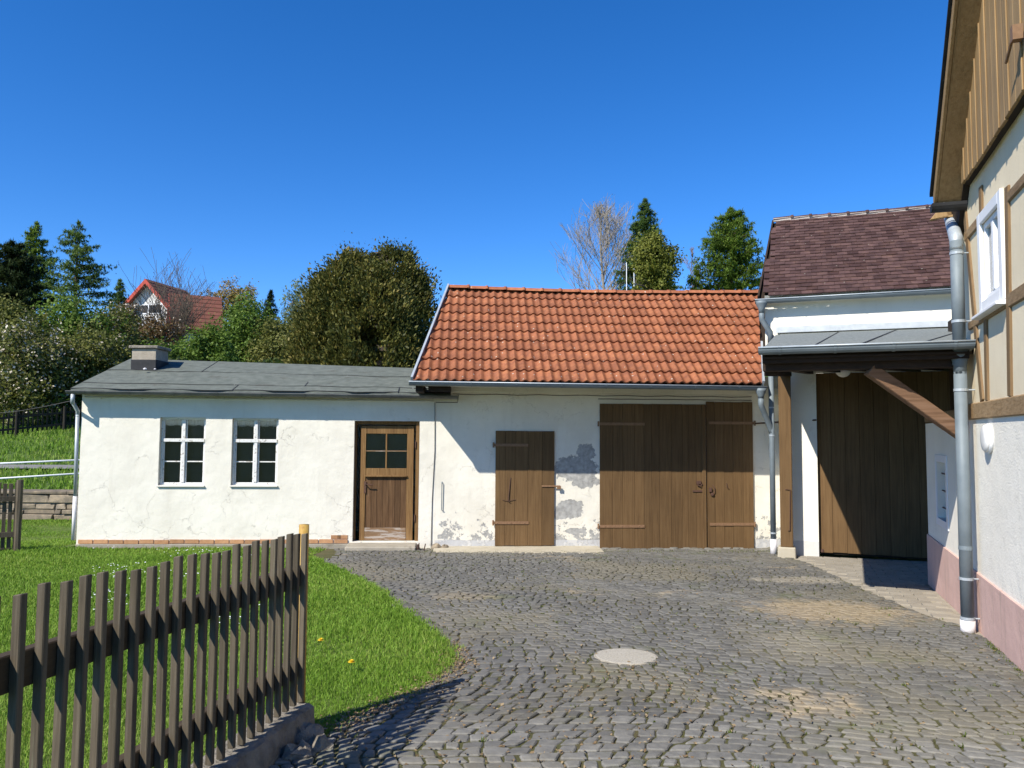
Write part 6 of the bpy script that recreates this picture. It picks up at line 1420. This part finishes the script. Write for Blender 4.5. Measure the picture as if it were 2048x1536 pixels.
# hedge along the field edge behind the shed
x = RNG.uniform(-14, 0, 24000); y = RNG.uniform(29.0, 31.0, 24000); tp_ = 4.15+.35*np.sin(x*1.3)+.2*np.sin(x*3.1); zz_ = GHV(y)+RNG.uniform(0, 1, 24000)*(tp_-GHV(y)-.1)
hd = leaf_quads('hedge', np.stack([x, y, zz_], 1), np.full(24000, .16), leafmat('hedge_leaves', [(0.02, 0.036, 0.007), (0.045, 0.075, 0.012), (0.085, 0.12, 0.022)]), None, RNG.uniform(0, 1, 24000))
tag(hd, 'low mixed green hedge showing just above the shed roof edge', 'hedge')

# ================================================================== HOUSE ON THE HILL
def hill_house():
    d = 62.0; c = at_y(345, 640, d); z0 = gh(0, d)-1; r = root('hill_house', 'white house with red tiled roof and dormer gable on the wooded hill', 'house', (c.x, d, z0))
    a = D2R(-12); q0 = at_y(297, 640, d); F = Frame((q0.x, d), (math.cos(a), math.sin(a)), (math.sin(a), -math.cos(a)))      # gable front turned to the left of the camera
    ztop = at_y(295, 566, d).z; W = 4.6; ze = ztop-2.3
    def gable(fr, u0, w, zb, ze, zr, dep, nm='wall'):
        mb = MB(); mb.poly([fr.pt(u0, zb), fr.pt(u0+w, zb), fr.pt(u0+w, ze), fr.pt(u0+w/2, zr), fr.pt(u0, ze)], -fr.out*dep); return mb.build(nm, M['hillwall'], r)
    def roofp(fr, u0, w, ze, zr, dep, o=.4, nm='roof'):
        for s in (0, 1):
            e = u0-o if s == 0 else u0+w+o; k = (zr-ze)/(w/2); zz = ze-o*k; mid = u0+w/2
            ro = MB().poly([fr.pt(e, zz, .5), fr.pt(mid, zr+.05, .5), fr.pt(mid, zr+.05, -dep-.2), fr.pt(e, zz, -dep-.2)], (0, 0, .16)).build(nm, M['redroof'], r)
            n = 9
            for i in range(n):       # courses of tiles
                f0, f1 = i/n, (i+1)/n; L = lambda f, w_: Vector(fr.pt(e+(mid-e)*f, zz+(zr+.05-zz)*f+.17, w_))
                MB().poly([L(f0, .5)+Vector((0, 0, .05)), L(f1, .5), L(f1, -dep-.2), L(f0, -dep-.2)+Vector((0, 0, .05))], (0, 0, .03)).build('tile_course', M['redroof'], ro)
            MB().poly([fr.pt(e, zz-.2, .52), fr.pt(mid, zr-.15, .52), fr.pt(mid, zr+.24, .52), fr.pt(e, zz+.2, .52)], fr.out*.08).build('barge_board', M['redtrim'], r)
    gable(F, -W/2, W, z0, ze, ztop, 4.5); roofp(F, -W/2, W, ze, ztop, 4.5)
    w_ = MB().box(F, -1.5, 1.3, ze-.25, ze+.55, .002, .05).build('window', M['white_frame'], r); MB().box(F, -1.4, 1.2, ze-.17, ze+.47, .051, .055).build('pane', M['curtain'], w_); MB().box(F, -.04, .04, ze-.17, ze+.47, .056, .07).build('mullion', M['white_frame'], w_)
    MB().box(F, -1.8, 1.6, ze-1.3, ze-1.15, .002, .9).build('balcony', M['hillwall'], r)
    b = D2R(-62); q1 = at_y(352, 640, d-2.0); F2 = Frame((q1.x, q1.y), (math.cos(b), math.sin(b)), (math.sin(b), -math.cos(b)))
    z2 = at_y(385, 594, d-2.0).z; W2 = 3.8; e2 = z2-2.5; gable(F2, -W2/2, W2, z0, e2, z2, 3.1, nm='wing_wall'); roofp(F2, -W2/2, W2, e2, z2, 3.1, nm='wing_roof')
    w2 = MB().box(F2, -.7, .7, e2-.9, e2+.3, .002, .05).build('window', M['white_frame'], r); MB().box(F2, -.6, .6, e2-.8, e2+.2, .051, .055).build('pane', M['curtain'], w2)
hill_house()
# two thin white poles far behind the barn ridge
for i, (px, lb) in enumerate(((1253, 'thin white pole behind the barn ridge, left of the pair'), (1268, 'thin white pole behind the barn ridge, right of the pair'))):
    p = at_y(px, 525+i*12, 40); tag(MB().tube([(p.x, 40, gh(0, 40)), (p.x, 40, p.z)], .022, 8).build('flag_pole', M['white_frame']), lb, 'pole', 'white poles behind the barn')
